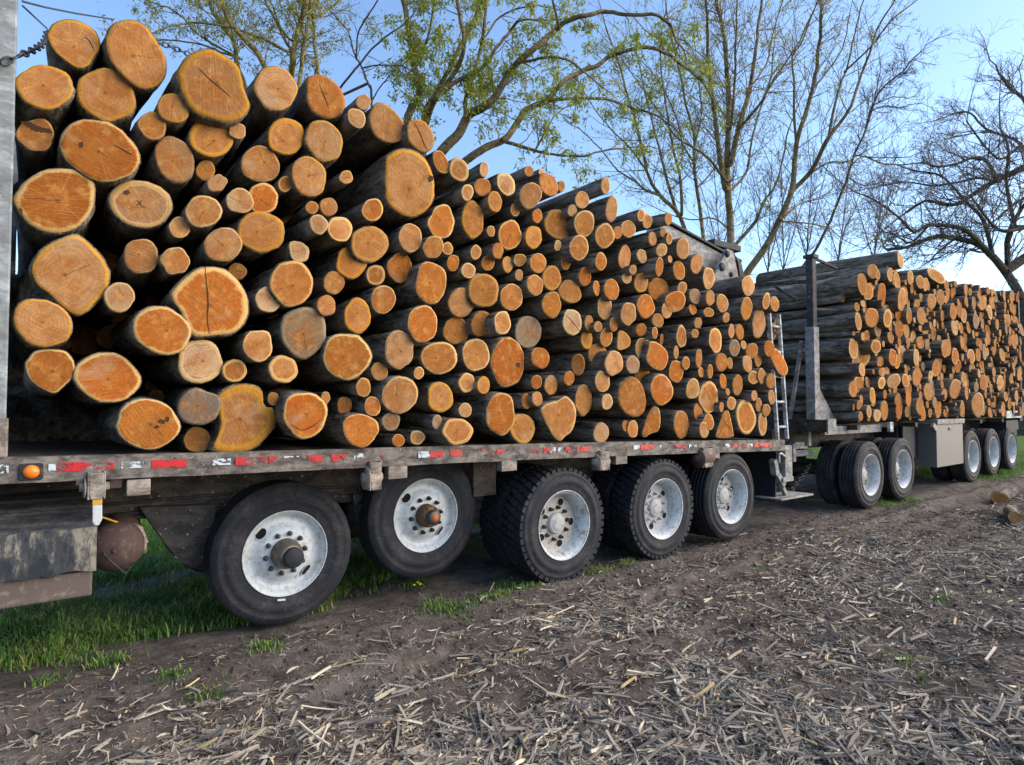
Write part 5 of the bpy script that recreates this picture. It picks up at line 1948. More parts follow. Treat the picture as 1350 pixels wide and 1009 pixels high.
# ---- labels: anchors are logs told apart by their look; the others are named from the nearest anchor
ANCH = {  # (u, v): (short name, full label)
    (97, 58): ('topmost left log', 'topmost left log with tan heart and yellow rim beside the chain'),
    (180, 72): ('big tilted egg-shaped log', 'big tilted egg-shaped log end with wide yellow rim on the top row'),
    (59, 115): ('wide yellow-rimmed log by the post', 'wide oval yellow-rimmed log by the front post below the topmost log'),
    (281, 113): ('largest top log', 'largest log of the top row with yellow sapwood and diagonal crack'),
    (47, 178): ('cracked log by the post', 'smaller log by the front post with a split across its top'),
    (131, 199): ('deep orange oval log', 'deep orange oval log with thin pale rim in the upper left'),
    (72, 265): ('orange log with pointed left side', 'big orange log with pointed left side next to the front post'),
    (185, 269): ('pale oval log with a star crack', 'pale oval log with a star crack and knot, right of the pointed one'),
    (93, 362): ('huge lumpy yellow log', 'huge lumpy yellow-brown log end beside the front post'),
    (56, 426): ('yellow oval log under the lumpy one', 'yellow oval log under the huge lumpy one by the post'),
    (278, 398): ('orange log with a vertical seam', 'broad orange log with a vertical seam and a flared left edge'),
    (213, 436): ('orange log left of the seamed one', 'round orange log with long grey bark left below the seamed one'),
    (263, 477): ('pale round log below the seam', 'pale dusty round log below the seamed orange log'),
    (66, 490): ('heart-shaped orange log', 'heart-shaped orange log with thick pale rim low by the post'),
    (141, 498): ('flat oval orange log', 'flat oval orange log with pale rim, second from post near the bottom'),
    (195, 559): ('lowest orange log with black stain', 'lowest left orange log with black stain, resting near the deck'),
    (262, 537): ('half-grey log', 'log end weathered half grey, half orange above the brown one'),
    (325, 551): ('ragged yellow log', 'ragged notched yellow log end sitting on the deck above the first wheel'),
    (400, 438): ('large grey-olive log', 'large weathered grey-olive log end above the first wheel'),
    (457, 470): ('round orange log', 'large round orange log right below the grey-olive one'),
    (384, 374): ('big tan log', 'big round tan log overlapped by a small one, above the grey-olive log'),
    (540, 241): ('very large tall oval log', 'very large tall oval log with yellow rim and dark heart stain'),
    (344, 306): ('broad pale yellow log', 'broad pale yellow log in the upper middle left of the pile'),
    (363, 117): ('round yellow-rimmed top log', 'round yellow-rimmed top log right of the largest one'),
    (430, 128): ('slanted tan top log', 'slanted tan top log with a cracked centre'),
    (510, 162): ('tall yellow top log', 'tall yellow-edged top log left of the split one'),
    (554, 179): ('split top log', 'top log with a long slit across its narrow oval face'),
    (568, 373): ('bright orange oval log', 'bright orange upright oval log with dark pith above the second wheel'),
    (487, 322): ('dull olive-brown log', 'dull olive-brown round log with dark knots'),
    (557, 427): ('deep orange round log', 'deep orange round log with cream rim above the second wheel'),
    (601, 436): ('brown ringed log', 'brown log end with a clear grey-white bark ring'),
    (696, 438): ('grey weathered log', 'grey weathered round log above the third wheel'),
    (669, 478): ('tall orange log with a black hole', 'tall orange log with a small black hole near its right edge'),
    (402, 547): ('pale-rimmed orange log', 'pale-rimmed orange log with a curled crack above the first wheel'),
    (660, 546): ('tall orange bottom log', 'tall orange bottom log with dark heart streaks above the third wheel'),
    (737, 552): ('ragged square log', 'ragged square-edged log end on the bottom row above the third wheel'),
    (732, 298): ('brown squarish log', 'brown squarish upright log high in the middle of the pile'),
    (833, 524): ('large log with fuzzy top', 'large tan log with fuzzy bark top above the fourth wheel'),
    (834, 481): ('small grey log', 'small grey weathered log above the large one with fuzzy top'),
    (798, 245): ('lone top log', 'lone top log jutting right against the sky'),
    (900, 328): ('tall log below the boom', 'tall tan log just below the loader boom'),
    (872, 514): ('round orange-brown log', 'round orange-brown log above the gap between fourth and fifth wheel'),
    (866, 469): ('teardrop orange log', 'teardrop-shaped orange log with grey lower edge'),
    (859, 557): ('teardrop bottom log', 'teardrop-shaped bottom log narrowing at its foot'),
    (986, 377): ('top log at the low end', 'top log at the low right end of the front load'),
    (1000, 427): ('long narrow upright log', 'long narrow upright oval log near the ladder top'),
    (983, 550): ('big ringed log by the ladder', 'big ringed log low at the right end beside the ladder'),
    (1027, 478): ('tilted orange log at the ladder', 'tilted orange log leaning over the ladder'),
    (934, 524): ('tall tan log', 'tall tan log with pale ring near the right end'),
    (943, 449): ('white-rimmed oval log', 'white-rimmed upright oval log near the right end'),
    (898, 560): ('wide bottom log', 'wide upright bottom log above the gap before the fifth wheel'),
    (956, 559): ('split triangular log', 'split triangular log end on the bottom row above the fifth wheel'),
}
CNAME = {'o': 'orange', 't': 'tan', 'y': 'yellow-rimmed', 'g': 'grey', 'b': 'brown', 'p': 'pale'}
ORD = ['', 'second ', 'third ', 'fourth ', 'fifth ', 'sixth ', 'seventh ', 'eighth ']


def size_word(h, v=0):
    return 'tiny' if h < 14 else 'small' if h < 23 else 'medium' if h < 36 else 'large'


def dirword(du, dv):
    a = math.degrees(math.atan2(-dv, du)) % 360
    return ['right of', 'above right of', 'above', 'above left of', 'left of', 'below left of', 'below', 'below right of'][int((a + 22.5) // 45) % 8]


def make_labels(items, anchors, where=''):
    todo = []
    used = set()
    for L in items:
        key = (L['u'], L['v'])
        if key in anchors:
            L['label'] = anchors[key][1] + where
            used.add(L['label'])
    for L in items:
        if 'label' in L:
            continue
        best = min(anchors, key=lambda k: math.hypot(k[0] - L['u'], k[1] - L['v']))
        d = math.hypot(best[0] - L['u'], best[1] - L['v'])
        todo.append((d, L, best))
    todo.sort(key=lambda t: t[0])
    for d, L, best in todo:
        base = '%s %s log %s the %s' % (size_word(max(L['w'], L['h'])), CNAME[L['c']], dirword(L['u'] - best[0], L['v'] - best[1]), anchors[best][0])
        for o_ in ORD:
            lab = o_ + base + where
            if lab not in used:
                break
        used.add(lab)
        L['label'] = lab


front = parse(FRONT)
make_labels(front, ANCH)
lr = np.random.default_rng(99)
for i, L in enumerate(front):
    yf = YS + float(np.clip(lr.normal(0.01, 0.045), -0.09, 0.12))
    if L['c'] == 'b':
        yf += 0.06
    tilt = None
    if (L['u'], L['v']) == (762, 481):
        tilt = np.array([-0.7, 0.0])
    link_log(L, yf, 100 + i, L['label'], group='logs of the front load', nseg=40 if (L['u'], L['v']) in POLY else 30 if L['h'] > 30 else 22, tilt=tilt)

# cracks, slits and holes that single logs show on their cut ends
BYKEY = {(L['u'], L['v']): L for L in front}


def on_face(L, u, v):
    p = at(u, v, L['yf']) - L['cen']
    return Vector((p.x, L['tilt'][0] * p.x + L['tilt'][1] * p.z - 0.0062, p.z))


def crack(key, line, w):
    L = BYKEY[key]
    P = [on_face(L, u, v) for u, v in line]
    C = [Vector(q) for q in catmull([tuple(p) for p in P], 4)]
    n = len(C)
    vs_ = []
    for i, p in enumerate(C):
        d = (C[min(i + 1, n - 1)] - C[max(i - 1, 0)]).normalized()
        sd = Vector((-d.z, 0, d.x))
        ww = w * 0.5 * (0.25 + math.sin(PI * (i + 0.3) / (n - 0.4))) * L['yf'] / F * random.uniform(0.7, 1.3)
        vs_ += [p + sd * ww, p - sd * ww, p - sd * ww + Vector((0, 0.004, 0)), p + sd * ww + Vector((0, 0.004, 0))]
    fs = []
    for i in range(n - 1):
        for j in range(4):
            j2 = (j + 1) % 4
            fs.append((i * 4 + j, i * 4 + j2, i * 4 + 4 + j2, i * 4 + 4 + j))
    m = MB()
    m.add(vs_, fs)
    m.build('crack', M['crack'], L['o'])


def pit(key, u, v, ru, rv):
    L = BYKEY[key]
    c = on_face(L, u, v)
    N = 14
    ring = []
    for i in range(N):
        a = 2 * PI * i / N
        k = random.uniform(0.8, 1.2)
        ring.append(on_face(L, u + ru * k * math.cos(a), v + rv * k * math.sin(a)))
    m = MB()
    m.add(ring + [p + Vector((0, 0.004, 0)) for p in ring], [tuple(range(N))] + [(i, (i + 1) % N, N + (i + 1) % N, N + i) for i in range(N)])
    m.build('knot_hole', M['crack'], L['o'])


crack((47, 178), [(27, 160), (38, 164), (50, 171), (62, 173), (69, 176)], 6)
crack((554, 179), [(546, 163), (553, 175), (558, 188), (563, 198)], 1.32)
crack((278, 398), [(270, 352), (272, 375), (274, 400), (273, 420), (276, 441)], 1.44)
crack((281, 113), [(262, 92), (277, 106), (292, 118), (304, 128)], 1.08)
crack((185, 269), [(180, 264), (184, 268), (187, 273)], 0.96)
crack((185, 269), [(187, 264), (184, 268), (180, 272)], 0.84)
crack((754, 425), [(746, 416), (755, 425), (765, 439)], 0.84)
crack((956, 559), [(946, 541), (955, 556), (966, 572)], 0.96)
crack((956, 559), [(966, 545), (956, 558), (947, 575)], 0.78)
crack((131, 199), [(150, 192), (162, 199), (174, 206)], 1.08)
crack((97, 58), [(112, 48), (119, 55), (124, 66)], 0.90)
crack((402, 547), [(385, 560), (398, 567), (412, 562), (424, 552)], 1.20)
crack((430, 128), [(420, 112), (426, 125), (433, 140)], 0.96)
pit((669, 478), 683.5, 481, 3.4, 3.6)
pit((540, 241), 565.5, 237, 3.2, 4.2)
pit((195, 559), 213, 556, 5, 3)
pit((195, 559), 220, 553, 2.5, 4)
pit((195, 559), 207, 563, 3, 2)
pit((185, 269), 167, 254, 4.5, 3)
pit((72, 265), 27, 279, 3, 4)
pit((131, 199), 107, 191, 3, 4)

# filler logs added inside the front load to close see-through gaps
fr = np.random.default_rng(17)
front_c = np.array([(L['x'], L['z'], L['r']) for L in front])
inner = front_c.copy()
picked = []
for r0 in np.concatenate([np.full(2500, 0.12), np.full(3500, 0.09), np.full(5000, 0.065), np.full(5000, 0.05)]):
    rr = r0 * fr.uniform(0.85, 1.1)
    x = fr.uniform(0.02 + rr, 6.8)
    z = fr.uniform(deck_z(x) + rr + 0.02, 3.3)
    d = np.hypot(inner[:, 0] - x, inner[:, 1] - z)
    k_ = 0.62 if x < 2.0 else 0.93
    if not np.all(d > inner[:, 2] * k_ + rr * k_):
        continue
    ab = front_c[(np.abs(front_c[:, 0] - x) < 0.35)]
    if len(ab) == 0 or z + rr > (ab[:, 1]).max() - 0.12:
        continue
    picked.append((x, z, rr))
    inner = np.vstack([inner, (x, z, rr)])
VB, FB4, FB3, VE, FE4, FE3, AT = [], [], [], [], [], [], {k: [] for k in ('rad', 'pv', 'hw', 'hcol', 'scol')}
nb_, ne_ = 0, 0
for i, (x, z, rr) in enumerate(picked):
    n = 14
    th = np.linspace(0, 2 * PI, n, endpoint=False)
    mod = 1 + 0.06 * fr.normal() * np.cos(2 * th + fr.uniform(0, 6)) + fr.normal(0, 0.015, n)
    poly = np.stack([x + np.cos(th) * rr * mod, z + np.sin(th) * rr * mod], 1)
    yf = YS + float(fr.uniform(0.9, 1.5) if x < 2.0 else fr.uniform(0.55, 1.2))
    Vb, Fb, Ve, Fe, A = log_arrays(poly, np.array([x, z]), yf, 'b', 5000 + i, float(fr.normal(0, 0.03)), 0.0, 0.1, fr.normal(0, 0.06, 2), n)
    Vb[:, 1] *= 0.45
    if x < 0.75 and z < 1.9:
        continue
    org = np.array([x, yf, z])
    VB.append(Vb + org); VE.append(Ve + org)
    FB4.append(Fb[0] + nb_); FB3.append(Fb[1] + nb_)
    FE4.append(Fe[0] + ne_); FE3.append(Fe[1] + ne_)
    nb_ += len(Vb); ne_ += len(Ve)
    for k in AT:
        AT[k].append(A[k])
# lengthwise logs added at the back of the bed so the gaps stay dark
for k, (z, r0) in enumerate(((1.42, 0.14), (1.62, 0.14), (1.83, 0.14), (2.04, 0.14), (2.25, 0.14), (2.45, 0.13))):
    n = 14
    th = np.linspace(0, 2 * PI, n, endpoint=False)
    poly = np.stack([np.cos(th) * r0, np.sin(th) * r0], 1)
    Vb, Fb, Ve, Fe, A = log_arrays(poly, np.zeros(2), 0, 'b', 6000 + k, 0.0, 0.0, 0.05, np.zeros(2), n)
    rot = lambda V: np.stack([V[:, 1] * 0.85, V[:, 0], V[:, 2]], 1)
    org = np.array([-0.3, YS + 1.95 + 0.04 * (k % 2), z])
    VB.append(rot(Vb) + org); VE.append(rot(Ve) + org)
    FB4.append(Fb[0][:, ::-1] + nb_); FB3.append(Fb[1][:, ::-1] + nb_)
    FE4.append(Fe[0][:, ::-1] + ne_); FE3.append(Fe[1][:, ::-1] + ne_)
    nb_ += len(Vb); ne_ += len(Ve)
    for q in AT:
        AT[q].append(A[q])
ob = np_mesh('filler_logs', np.concatenate(VB), [np.concatenate(FB4), np.concatenate(FB3)], M['bark'], smooth=True)
tag(ob, 'dark filler logs deep in the gaps of the front load, added to block light', 'logs', kind='stuff')
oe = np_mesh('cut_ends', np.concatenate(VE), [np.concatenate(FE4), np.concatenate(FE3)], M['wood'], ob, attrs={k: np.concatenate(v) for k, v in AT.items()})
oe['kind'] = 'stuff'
print('inner', len(picked))

RANCH = {
    (1150, 358): ('brown-ended top log', 'long top log with brown end behind the steel stake'),
    (1187, 343): ('splintered top log', 'pale splintered top log standing highest on the rear load'),
    (1162, 389): ('tall orange log', 'tall narrow orange log under the splintered top one on the rear load'),
    (1149, 419): ('long barked log', 'long barked log in the gap right of the steel stake on rear load'),
    (1138, 471): ('thick round log', 'thick log with round pale end midway right of the steel stake'),
    (1132, 506): ('pale-ended sloping log', 'sloping log with pale end above the first rear-trailer wheel'),
    (1157, 435): ('grey log', 'weathered grey log end in the first rows of the rear load'),
    (1177, 471.6): ('orange twin log', 'orange left one of two touching log ends on the rear load'),
    (1234, 364): ('slanted top log', 'slanted long oval log on top of the rear load'),
    (1228, 397.7): ('lumpy log', 'broad lumpy tan log under the slanted one on the rear load'),
    (1259, 513): ('large log over the tool box', 'largest log end above the tool box'),
    (1185, 538.6): ('tall bottom log', 'tall orange bottom log above the second rear-trailer wheel'),
    (1289, 534): ('forked bottom log', 'tall bottom log above the third rear-trailer wheel'),
    (1306, 482.5): ('far grey log', 'grey log end far along the rear load'),
}
rear = parse(REAR)
make_labels(rear, RANCH, '')
for L in rear:
    if (L['u'], L['v']) not in RANCH and 'rear' not in L['label']:
        L['label'] += ', rear load'
for i, L in enumerate(rear):
    yf = YS + float(np.clip(lr.normal(0.0, 0.06), -0.1, 0.12))
    link_log(L, yf, 700 + i, L['label'], group='logs of the rear load', nseg=20, dirx=float(lr.normal(0, 0.02)))

# the rest of the rear load: too many and too small to tell apart one by one
taken = np.array([(L['x'], L['z'], L['r']) for L in rear])


def rear_top(x):
    p = [(9.3, 3.35), (9.8, 3.55), (10.6, 3.75), (11.3, 3.85), (12.0, 3.80), (13.0, 3.85), (14.2, 3.95), (15.6, 4.02), (17.0, 4.10), (18.2, 4.15)]
    return float(np.interp(x, [a for a, _ in p], [b for _, b in p]))


fill = []
fr = np.random.default_rng(5)
pool = np.concatenate([np.full(500, 0.15), np.full(900, 0.12), np.full(1600, 0.095), np.full(2600, 0.075), np.full(4200, 0.055), np.full(5000, 0.042)])
allc = taken.copy()
for r0 in pool:
    rr = r0 * fr.uniform(0.85, 1.12)
    x = fr.uniform(9.55, 18.05)
    z = fr.uniform(1.30 + rr, rear_top(x) - rr)
    d = np.hypot(allc[:, 0] - x, allc[:, 1] - z)
    if np.all(d > (allc[:, 2] + rr) * 0.97):
        fill.append((x, z, rr))
        allc = np.vstack([allc, (x, z, rr)])
VB, FB4, FB3, VE, FE4, FE3, AT = [], [], [], [], [], [], {k: [] for k in ('rad', 'pv', 'hw', 'hcol', 'scol')}
nb_, ne_ = 0, 0
for i, (x, z, rr) in enumerate(fill):
    n = 14
    th = np.linspace(0, 2 * PI, n, endpoint=False)
    mod = 1 + 0.06 * fr.normal() * np.cos(2 * th + fr.uniform(0, 6)) + 0.04 * fr.normal() * np.cos(3 * th + fr.uniform(0, 6)) + fr.normal(0, 0.015, n)
    poly = np.stack([x + np.cos(th) * rr * mod, z + np.sin(th) * rr * mod], 1)
    yf = YS + float(np.clip(fr.normal(0.02, 0.07), -0.1, 0.16))
    cls = fr.choice(['t', 't', 't', 'b', 'o', 'b', 'p', 'p', 'b', 'g'])
    Vb, Fb, Ve, Fe, A = log_arrays(poly, np.array([x, z]), yf, cls, 2000 + i, float(fr.normal(0, 0.02)), float(fr.normal(0, 0.01)), fr.uniform(-0.05, 0.1), fr.normal(0, 0.06, 2), n)
    org = np.array([x, yf, z])
    VB.append(Vb + org); VE.append(Ve + org)
    FB4.append(Fb[0] + nb_); FB3.append(Fb[1] + nb_)
    FE4.append(Fe[0] + ne_); FE3.append(Fe[1] + ne_)
    nb_ += len(Vb); ne_ += len(Ve)
    for k in AT:
        AT[k].append(A[k])
ob = np_mesh('stacked_logs', np.concatenate(VB), [np.concatenate(FB4), np.concatenate(FB3)], M['bark'], smooth=True)
tag(ob, 'mass of many small log ends filling the rear trailer load', 'logs', kind='stuff')
oe = np_mesh('cut_ends', np.concatenate(VE), [np.concatenate(FE4), np.concatenate(FE3)], M['wood'], ob, attrs={k: np.concatenate(v) for k, v in AT.items()})
oe['kind'] = 'stuff'
print('front logs', len(front), 'rear logs', len(rear), 'fill', len(fill))

# pieces of wood lying on the field at the right edge
def ground_wood(u, v, L, r, yaw, label, cls, seed):
    g = on_ground(u, v, 0.1)
    rr = np.random.default_rng(seed)
    th = np.linspace(0, 2 * PI, 20, endpoint=False)
    mod = 1 + 0.12 * np.cos(2 * th + 1) + 0.06 * np.cos(3 * th) + rr.normal(0, 0.02, 20)
    poly = np.stack([np.cos(th) * r * mod, np.sin(th) * r * mod], 1)
    Vb, Fb, Ve, Fe, A = log_arrays(poly, np.zeros(2), 0, cls, seed, 0.0, 0.0, -0.15, np.array([0.2, 0.1]), 20)
    Vb[:, 1] *= L / LOG_LEN
    o = np_mesh('wood_piece', Vb, Fb, M['bark'], smooth=True)
    o.location = (g.x, g.y, float(ground_z(g.x, g.y)) + r * 0.7)
    o.rotation_euler = (0, 0, yaw)
    np_mesh('cut_end', Ve, Fe, M['wood'], o, attrs=A)
    tag(o, label, 'wood', 'wood left lying on the field')


ground_wood(1318, 657, 1.2, 0.11, -1.45, 'reddish piece of log lying on the field at the right edge', 'b', 3001)
ground_wood(1340, 680, 0.8, 0.09, -1.25, 'pale chunk of wood nearest the right edge on the soil', 'p', 3002)

# ------------------------------------------------------------------ corn residue
def residue(n, box, dens, seed, smin, smax, name, label):
    r = np.random.default_rng(seed)
    x = r.uniform(box[0], box[1], n)
    y = r.uniform(box[2], box[3], n)
    keep = r.uniform(0, 1, n) < dens(x, y)
    x, y = x[keep], y[keep]
    n = len(x)
    z = ground_z(x, y)
    L = smin + (smax - smin) * r.beta(1.2, 4.0, n)
    stalk = r.uniform(0, 1, n) < 0.10
    W = np.where(stalk, r.uniform(0.005, 0.011, n), 0.0012 + 0.0075 * r.beta(1.2, 2.6, n))
    L = np.where(stalk, 0.05 + 0.22 * r.beta(1.3, 2, n), L)
    yaw = r.normal(0.35, 0.8, n) + np.where(r.uniform(0, 1, n) < 0.35, r.uniform(0, PI, n), 0)
    pit = r.normal(0, 0.16, n)
    d = np.stack([np.cos(yaw) * np.cos(pit), np.sin(yaw) * np.cos(pit), np.sin(pit)], 1)
    s = np.stack([-np.sin(yaw), np.cos(yaw), np.zeros(n)], 1)
    up = np.cross(d, s)
    ro = r.uniform(-1.1, 1.1, n)
    ro = np.where(stalk, ro, ro)
    s2 = s * np.cos(ro)[:, None] + up * np.sin(ro)[:, None]
    u2 = np.cross(d, s2)
    curl = r.normal(0, 0.30, n) * L * np.where(stalk, 0.15, 1)
    curl2 = r.normal(0, 0.18, n) * L * np.where(stalk, 0.15, 1)
    T = np.array([-0.5, -0.17, 0.17, 0.5])
    thick = np.where(stalk, W * 0.75, 0.0009)
    V = []
    c = np.stack([x, y, z + 0.004 + np.abs(np.sin(pit)) * L * 0.35 + r.uniform(0, 0.014, n)], 1)
    for t in T:
        p = c + d * (L * t)[:, None] + s * (curl * (t * t - 0.1) * 2)[:, None] + up * (curl2 * (t * t - 0.1) * 2)[:, None]
        wt = W * (1.0 if abs(t) < 0.3 else np.where(stalk, 0.95, 0.3))
        V += [p + s2 * wt[:, None] - u2 * (thick * 0.3)[:, None], p + u2 * thick[:, None] + s2 * (wt * 0.15)[:, None], p - s2 * wt[:, None] - u2 * (thick * 0.3)[:, None], p - u2 * thick[:, None]]
    V = np.stack(V, 1)                     # n, 16, 3
    fq = []
    for i in range(3):
        for k in range(4):
            k2 = (k + 1) % 4
            fq.append((i * 4 + k, i * 4 + k2, i * 4 + 4 + k2, i * 4 + 4 + k))
    fq += [(3, 2, 1, 0), (12, 13, 14, 15)]
    fq = np.array(fq)
    Fq = (np.arange(n)[:, None, None] * 16 + fq[None]).reshape(-1, 4)
    pal = np.array([(0.37, 0.315, 0.25), (0.50, 0.425, 0.32), (0.27, 0.235, 0.195), (0.18, 0.155, 0.13), (0.70, 0.60, 0.43), (0.57, 0.41, 0.21), (0.12, 0.105, 0.09), (0.33, 0.285, 0.235)])
    pw = np.array([0.24, 0.13, 0.22, 0.16, 0.045, 0.03, 0.08, 0.11])
    col = pal[r.choice(len(pal), n, p=pw / pw.sum())] * r.uniform(0.85, 1.3, (n, 1))
    col = np.concatenate([col, np.ones((n, 1))], 1)
    o = np_mesh(name, V.reshape(-1, 3), Fq, M['residue'], attrs={'col': np.repeat(col, 16, axis=0)})
    tag(o, label, 'crop residue', kind='stuff')
    return n


n1 = residue(115000, (-0.4, 8.0, 0.5, 4.4), dens_field, 61, 0.015, 0.20, 'corn_residue', 'dry bleached corn stalks and husks strewn over the near field')
n2 = residue(42000, (8.0, 24.0, 0.5, 4.2), lambda x, y: dens_field(x, y) * np.clip((y * 4.6 - x) * -0.2 + 1.2, 0.15, 1), 62, 0.03, 0.30, 'far_corn_residue', 'dry corn stalk litter on the far right of the field')
print('residue', n1, n2)


def shreds(n, box, seed):
    """fine flat husk shreds between the stalks"""
    r = np.random.default_rng(seed)
    x, y = r.uniform(box[0], box[1], n), r.uniform(box[2], box[3], n)
    keep = r.uniform(0, 1, n) < dens_field(x, y) * 0.9 + 0.05
    x, y = x[keep], y[keep]
    n = len(x)
    z = ground_z(x, y) + 0.003 + r.uniform(0, 0.006, n)
    L = 0.008 + 0.05 * r.beta(1.2, 3.5, n)
    W = 0.0012 + 0.004 * r.beta(1.2, 3, n)
    yaw = r.uniform(0, 2 * PI, n)
    pit = r.normal(0, 0.18, n)
    d = np.stack([np.cos(yaw), np.sin(yaw), np.sin(pit)], 1) * L[:, None]
    s_ = np.stack([-np.sin(yaw), np.cos(yaw), r.normal(0, 0.5, n)], 1) * W[:, None]
    c = np.stack([x, y, z], 1)
    up_ = np.stack([np.zeros(n), np.zeros(n), r.normal(0.1, 0.15, n) * L], 1)
    V = np.stack([c - d - s_ * 0.4, c - d + s_ * 0.4, c + up_ + s_, c + up_ - s_, c + d + s_ * 0.3, c + d - s_ * 0.3], 1)
    i = np.arange(n)[:, None] * 6
    q = np.concatenate([i + np.array([[0, 1, 2, 3]]), i + np.array([[3, 2, 4, 5]])])
    pal = np.array([(0.36, 0.31, 0.25), (0.26, 0.225, 0.19), (0.48, 0.41, 0.31), (0.17, 0.145, 0.125), (0.42, 0.31, 0.19)])
    col = pal[r.integers(0, len(pal), n)] * r.uniform(0.8, 1.3, (n, 1))
    col = np.concatenate([col, np.ones((n, 1))], 1)
    o = np_mesh('husk_shreds', V.reshape(-1, 3), q, M['residue'], attrs={'col': np.repeat(col, 6, axis=0)})
    tag(o, 'fine grey-brown husk shreds matted over the whole field', 'crop residue', kind='stuff')


shreds(200000, (-0.4, 9.0, 0.6, 4.5), 63)

# clods
r = np.random.default_rng(8)
n = 14000
x, y = r.uniform(-0.3, 11, n), r.uniform(0.6, 4.6, n)
z = ground_z(x, y)
s = 0.004 + 0.03 * r.beta(1, 6, n)
oct_ = np.array([(1, 0, 0), (-1, 0, 0), (0, 1, 0), (0, -1, 0), (0, 0, 1), (0, 0, -1)], float)
V = oct_[None] * r.uniform(0.6, 1.3, (n, 6, 1)) + r.normal(0, 0.25, (n, 6, 3))
V = V * s[:, None, None] + np.stack([x, y, z + s * 0.2], 1)[:, None, :]
f8 = np.array([(0, 2, 4), (2, 1, 4), (1, 3, 4), (3, 0, 4), (2, 0, 5), (1, 2, 5), (3, 1, 5), (0, 3, 5)])
Fc = (np.arange(n)[:, None, None] * 6 + f8[None]).reshape(-1, 3)
o = np_mesh('soil_clods', V.reshape(-1, 3), Fc, M['soil'], smooth=True, attrs={'grass': np.zeros(n * 6), 'litter': np.zeros(n * 6)})
tag(o, 'small crumbly soil clods scattered over the bare track', 'soil', kind='stuff')

# ------------------------------------------------------------------ grass
def grass(n, box, dens, seed, hmin, hmax, pal, name, label):
    r = np.random.default_rng(seed)
    x = r.uniform(box[0], box[1], n)
    y = r.uniform(box[2], box[3], n)
    keep = r.uniform(0, 1, n) < dens(x, y)
    x, y = x[keep], y[keep]
    n = len(x)
    z = ground_z(x, y) - 0.005
    cl = 0.55 + 0.9 * fbm(x * 5, y * 5, 2, 15)
    h = (hmin + (hmax - hmin) * r.beta(1.6, 2.6, n)) * cl
    yaw = r.uniform(0, 2 * PI, n)
    bend = r.uniform(0.25, 1.25, n) * h
    dx = np.stack([np.cos(yaw), np.sin(yaw), np.zeros(n)], 1)
    sx = np.stack([-np.sin(yaw), np.cos(yaw), np.zeros(n)], 1)
    w = (0.0022 + 0.0028 * r.uniform(0, 1, n))[:, None]
    b = np.stack([x, y, z], 1)
    upv = np.array([0, 0, 1.0])
    m1 = b + upv * (h * 0.55)[:, None] + dx * (bend * 0.28)[:, None]
    m2 = b + upv * (h * 0.85)[:, None] + dx * (bend * 0.65)[:, None]
    tp = b + upv * (h * 0.92)[:, None] + dx * bend[:, None] * 1.05
    V = np.stack([b - sx * w, b + sx * w, m1 + sx * w * 0.9, m1 - sx * w * 0.9, m2 + sx * w * 0.6, m2 - sx * w * 0.6, tp], 1)
    i = np.arange(n)[:, None] * 7
    q = np.concatenate([i + np.array([[0, 1, 2, 3]]), i + np.array([[3, 2, 4, 5]])])
    t = i + np.array([[5, 4, 6]])
    pal = np.array(pal)
    pat = fbm(x * 2.2, y * 2.2, 2, 19)[:, None]
    col = pal[r.integers(0, len(pal), n)] * r.uniform(0.75, 1.2, (n, 1)) * (0.75 + 1.1 * pat) * np.concatenate([0.7 + 0.6 * pat, np.ones_like(pat), np.ones_like(pat)], 1)
    col = np.concatenate([col, np.ones((n, 1))], 1)
    o = np_mesh(name, V.reshape(-1, 3), [q, t], M['grass'], attrs={'col': np.repeat(col, 7, axis=0)})
    tag(o, label, 'grass', kind='stuff')


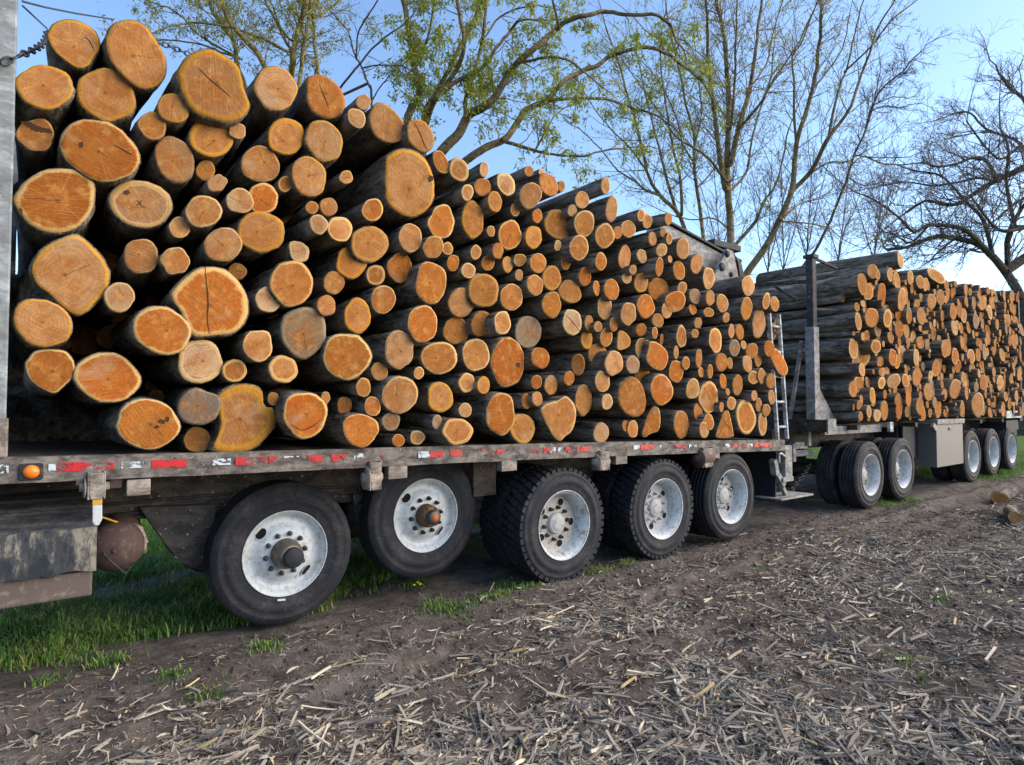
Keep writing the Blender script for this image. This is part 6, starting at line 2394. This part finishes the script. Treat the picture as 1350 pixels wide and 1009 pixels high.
GP = [(0.06, 0.15, 0.02), (0.09, 0.20, 0.03), (0.14, 0.25, 0.04), (0.22, 0.32, 0.055), (0.05, 0.14, 0.03), (0.17, 0.28, 0.06), (0.28, 0.24, 0.12)]
grass(60000, (-0.6, 3.6, 4.5, 7.5), lambda x, y: grass_mask(x, y), 71, 0.03, 0.12, GP, 'grass_strip', 'lush green grass under and beside the front trailer axles')
grass(30000, (-2.0, 9.0, 6.8, 11.0), lambda x, y: grass_mask(x, y), 72, 0.04, 0.14, [(0.16, 0.32, 0.04), (0.24, 0.40, 0.05), (0.12, 0.27, 0.04)], 'lawn_grass', 'bright lawn grass behind the front trailer')
grass(16000, (13.5, 24.0, 3.9, 6.0), lambda x, y: grass_mask(x, y) * 0.9, 73, 0.05, 0.16, GP, 'verge_grass', 'green grass verge by the last rear-trailer wheels')


def tuft_d(spots):
    def f(x, y):
        k = np.zeros_like(x)
        for (u, v, s) in spots:
            g = on_ground(u, v)
            k = np.maximum(k, np.exp(-(((x - g.x) / s) ** 2 + ((y - g.y) / s) ** 2)))
        return k * 0.9
    return f


SP = [(270, 905, .07), (60, 898, .06), (225, 890, .06), (590, 800, .16), (655, 785, .12), (690, 775, .10), (780, 752, .12), (420, 800, .1), (545, 770, .1), (1165, 665, .18), (1195, 660, .22), (1185, 865, .05), (1215, 893, .03), (1070, 985, .03), (960, 920, .03), (830, 745, .07), (350, 850, .08), (1000, 745, .05), (1240, 795, .05), (90, 865, .12), (140, 870, .1), (475, 770, .18), (505, 762, .15), (665, 770, .08)]
grass(420000, (-0.2, 12.5, 0.6, 5.0), tuft_d(SP), 74, 0.015, 0.07, GP, 'grass_tufts', 'scattered small grass tufts on the bare track')
# dandelions by the second wheel
m = MB()
for k, (u, v) in enumerate([(400 + 150, 768), (553, 770), (402, 797), (545, 771)]):
    g = on_ground(u, v, 0.06)
    m.tube([(g.x, g.y, -0.01), (g.x + 0.005, g.y, 0.055)], 0.002, 5)
    m.lathe([(0.004, 0.05), (0.014, 0.056), (0.011, 0.064), (0, 0.066)], (g.x + 0.005, g.y, 0), axis=(0, 0, 1), n=10, mi=1)
    o = m.build('dandelion', [M['grass'], M['dandelion'] if 'dandelion' in M else M['strap_yellow']])
    tag(o, ['yellow dandelion left of the pair below the raised wheel', 'yellow dandelion right of the pair below the raised wheel', 'yellow dandelion at the foot of the foremost wheel', 'yellow dandelion nearest the raised wheel tyre'][k], 'flower', 'dandelions by the wheels')
    m = MB()
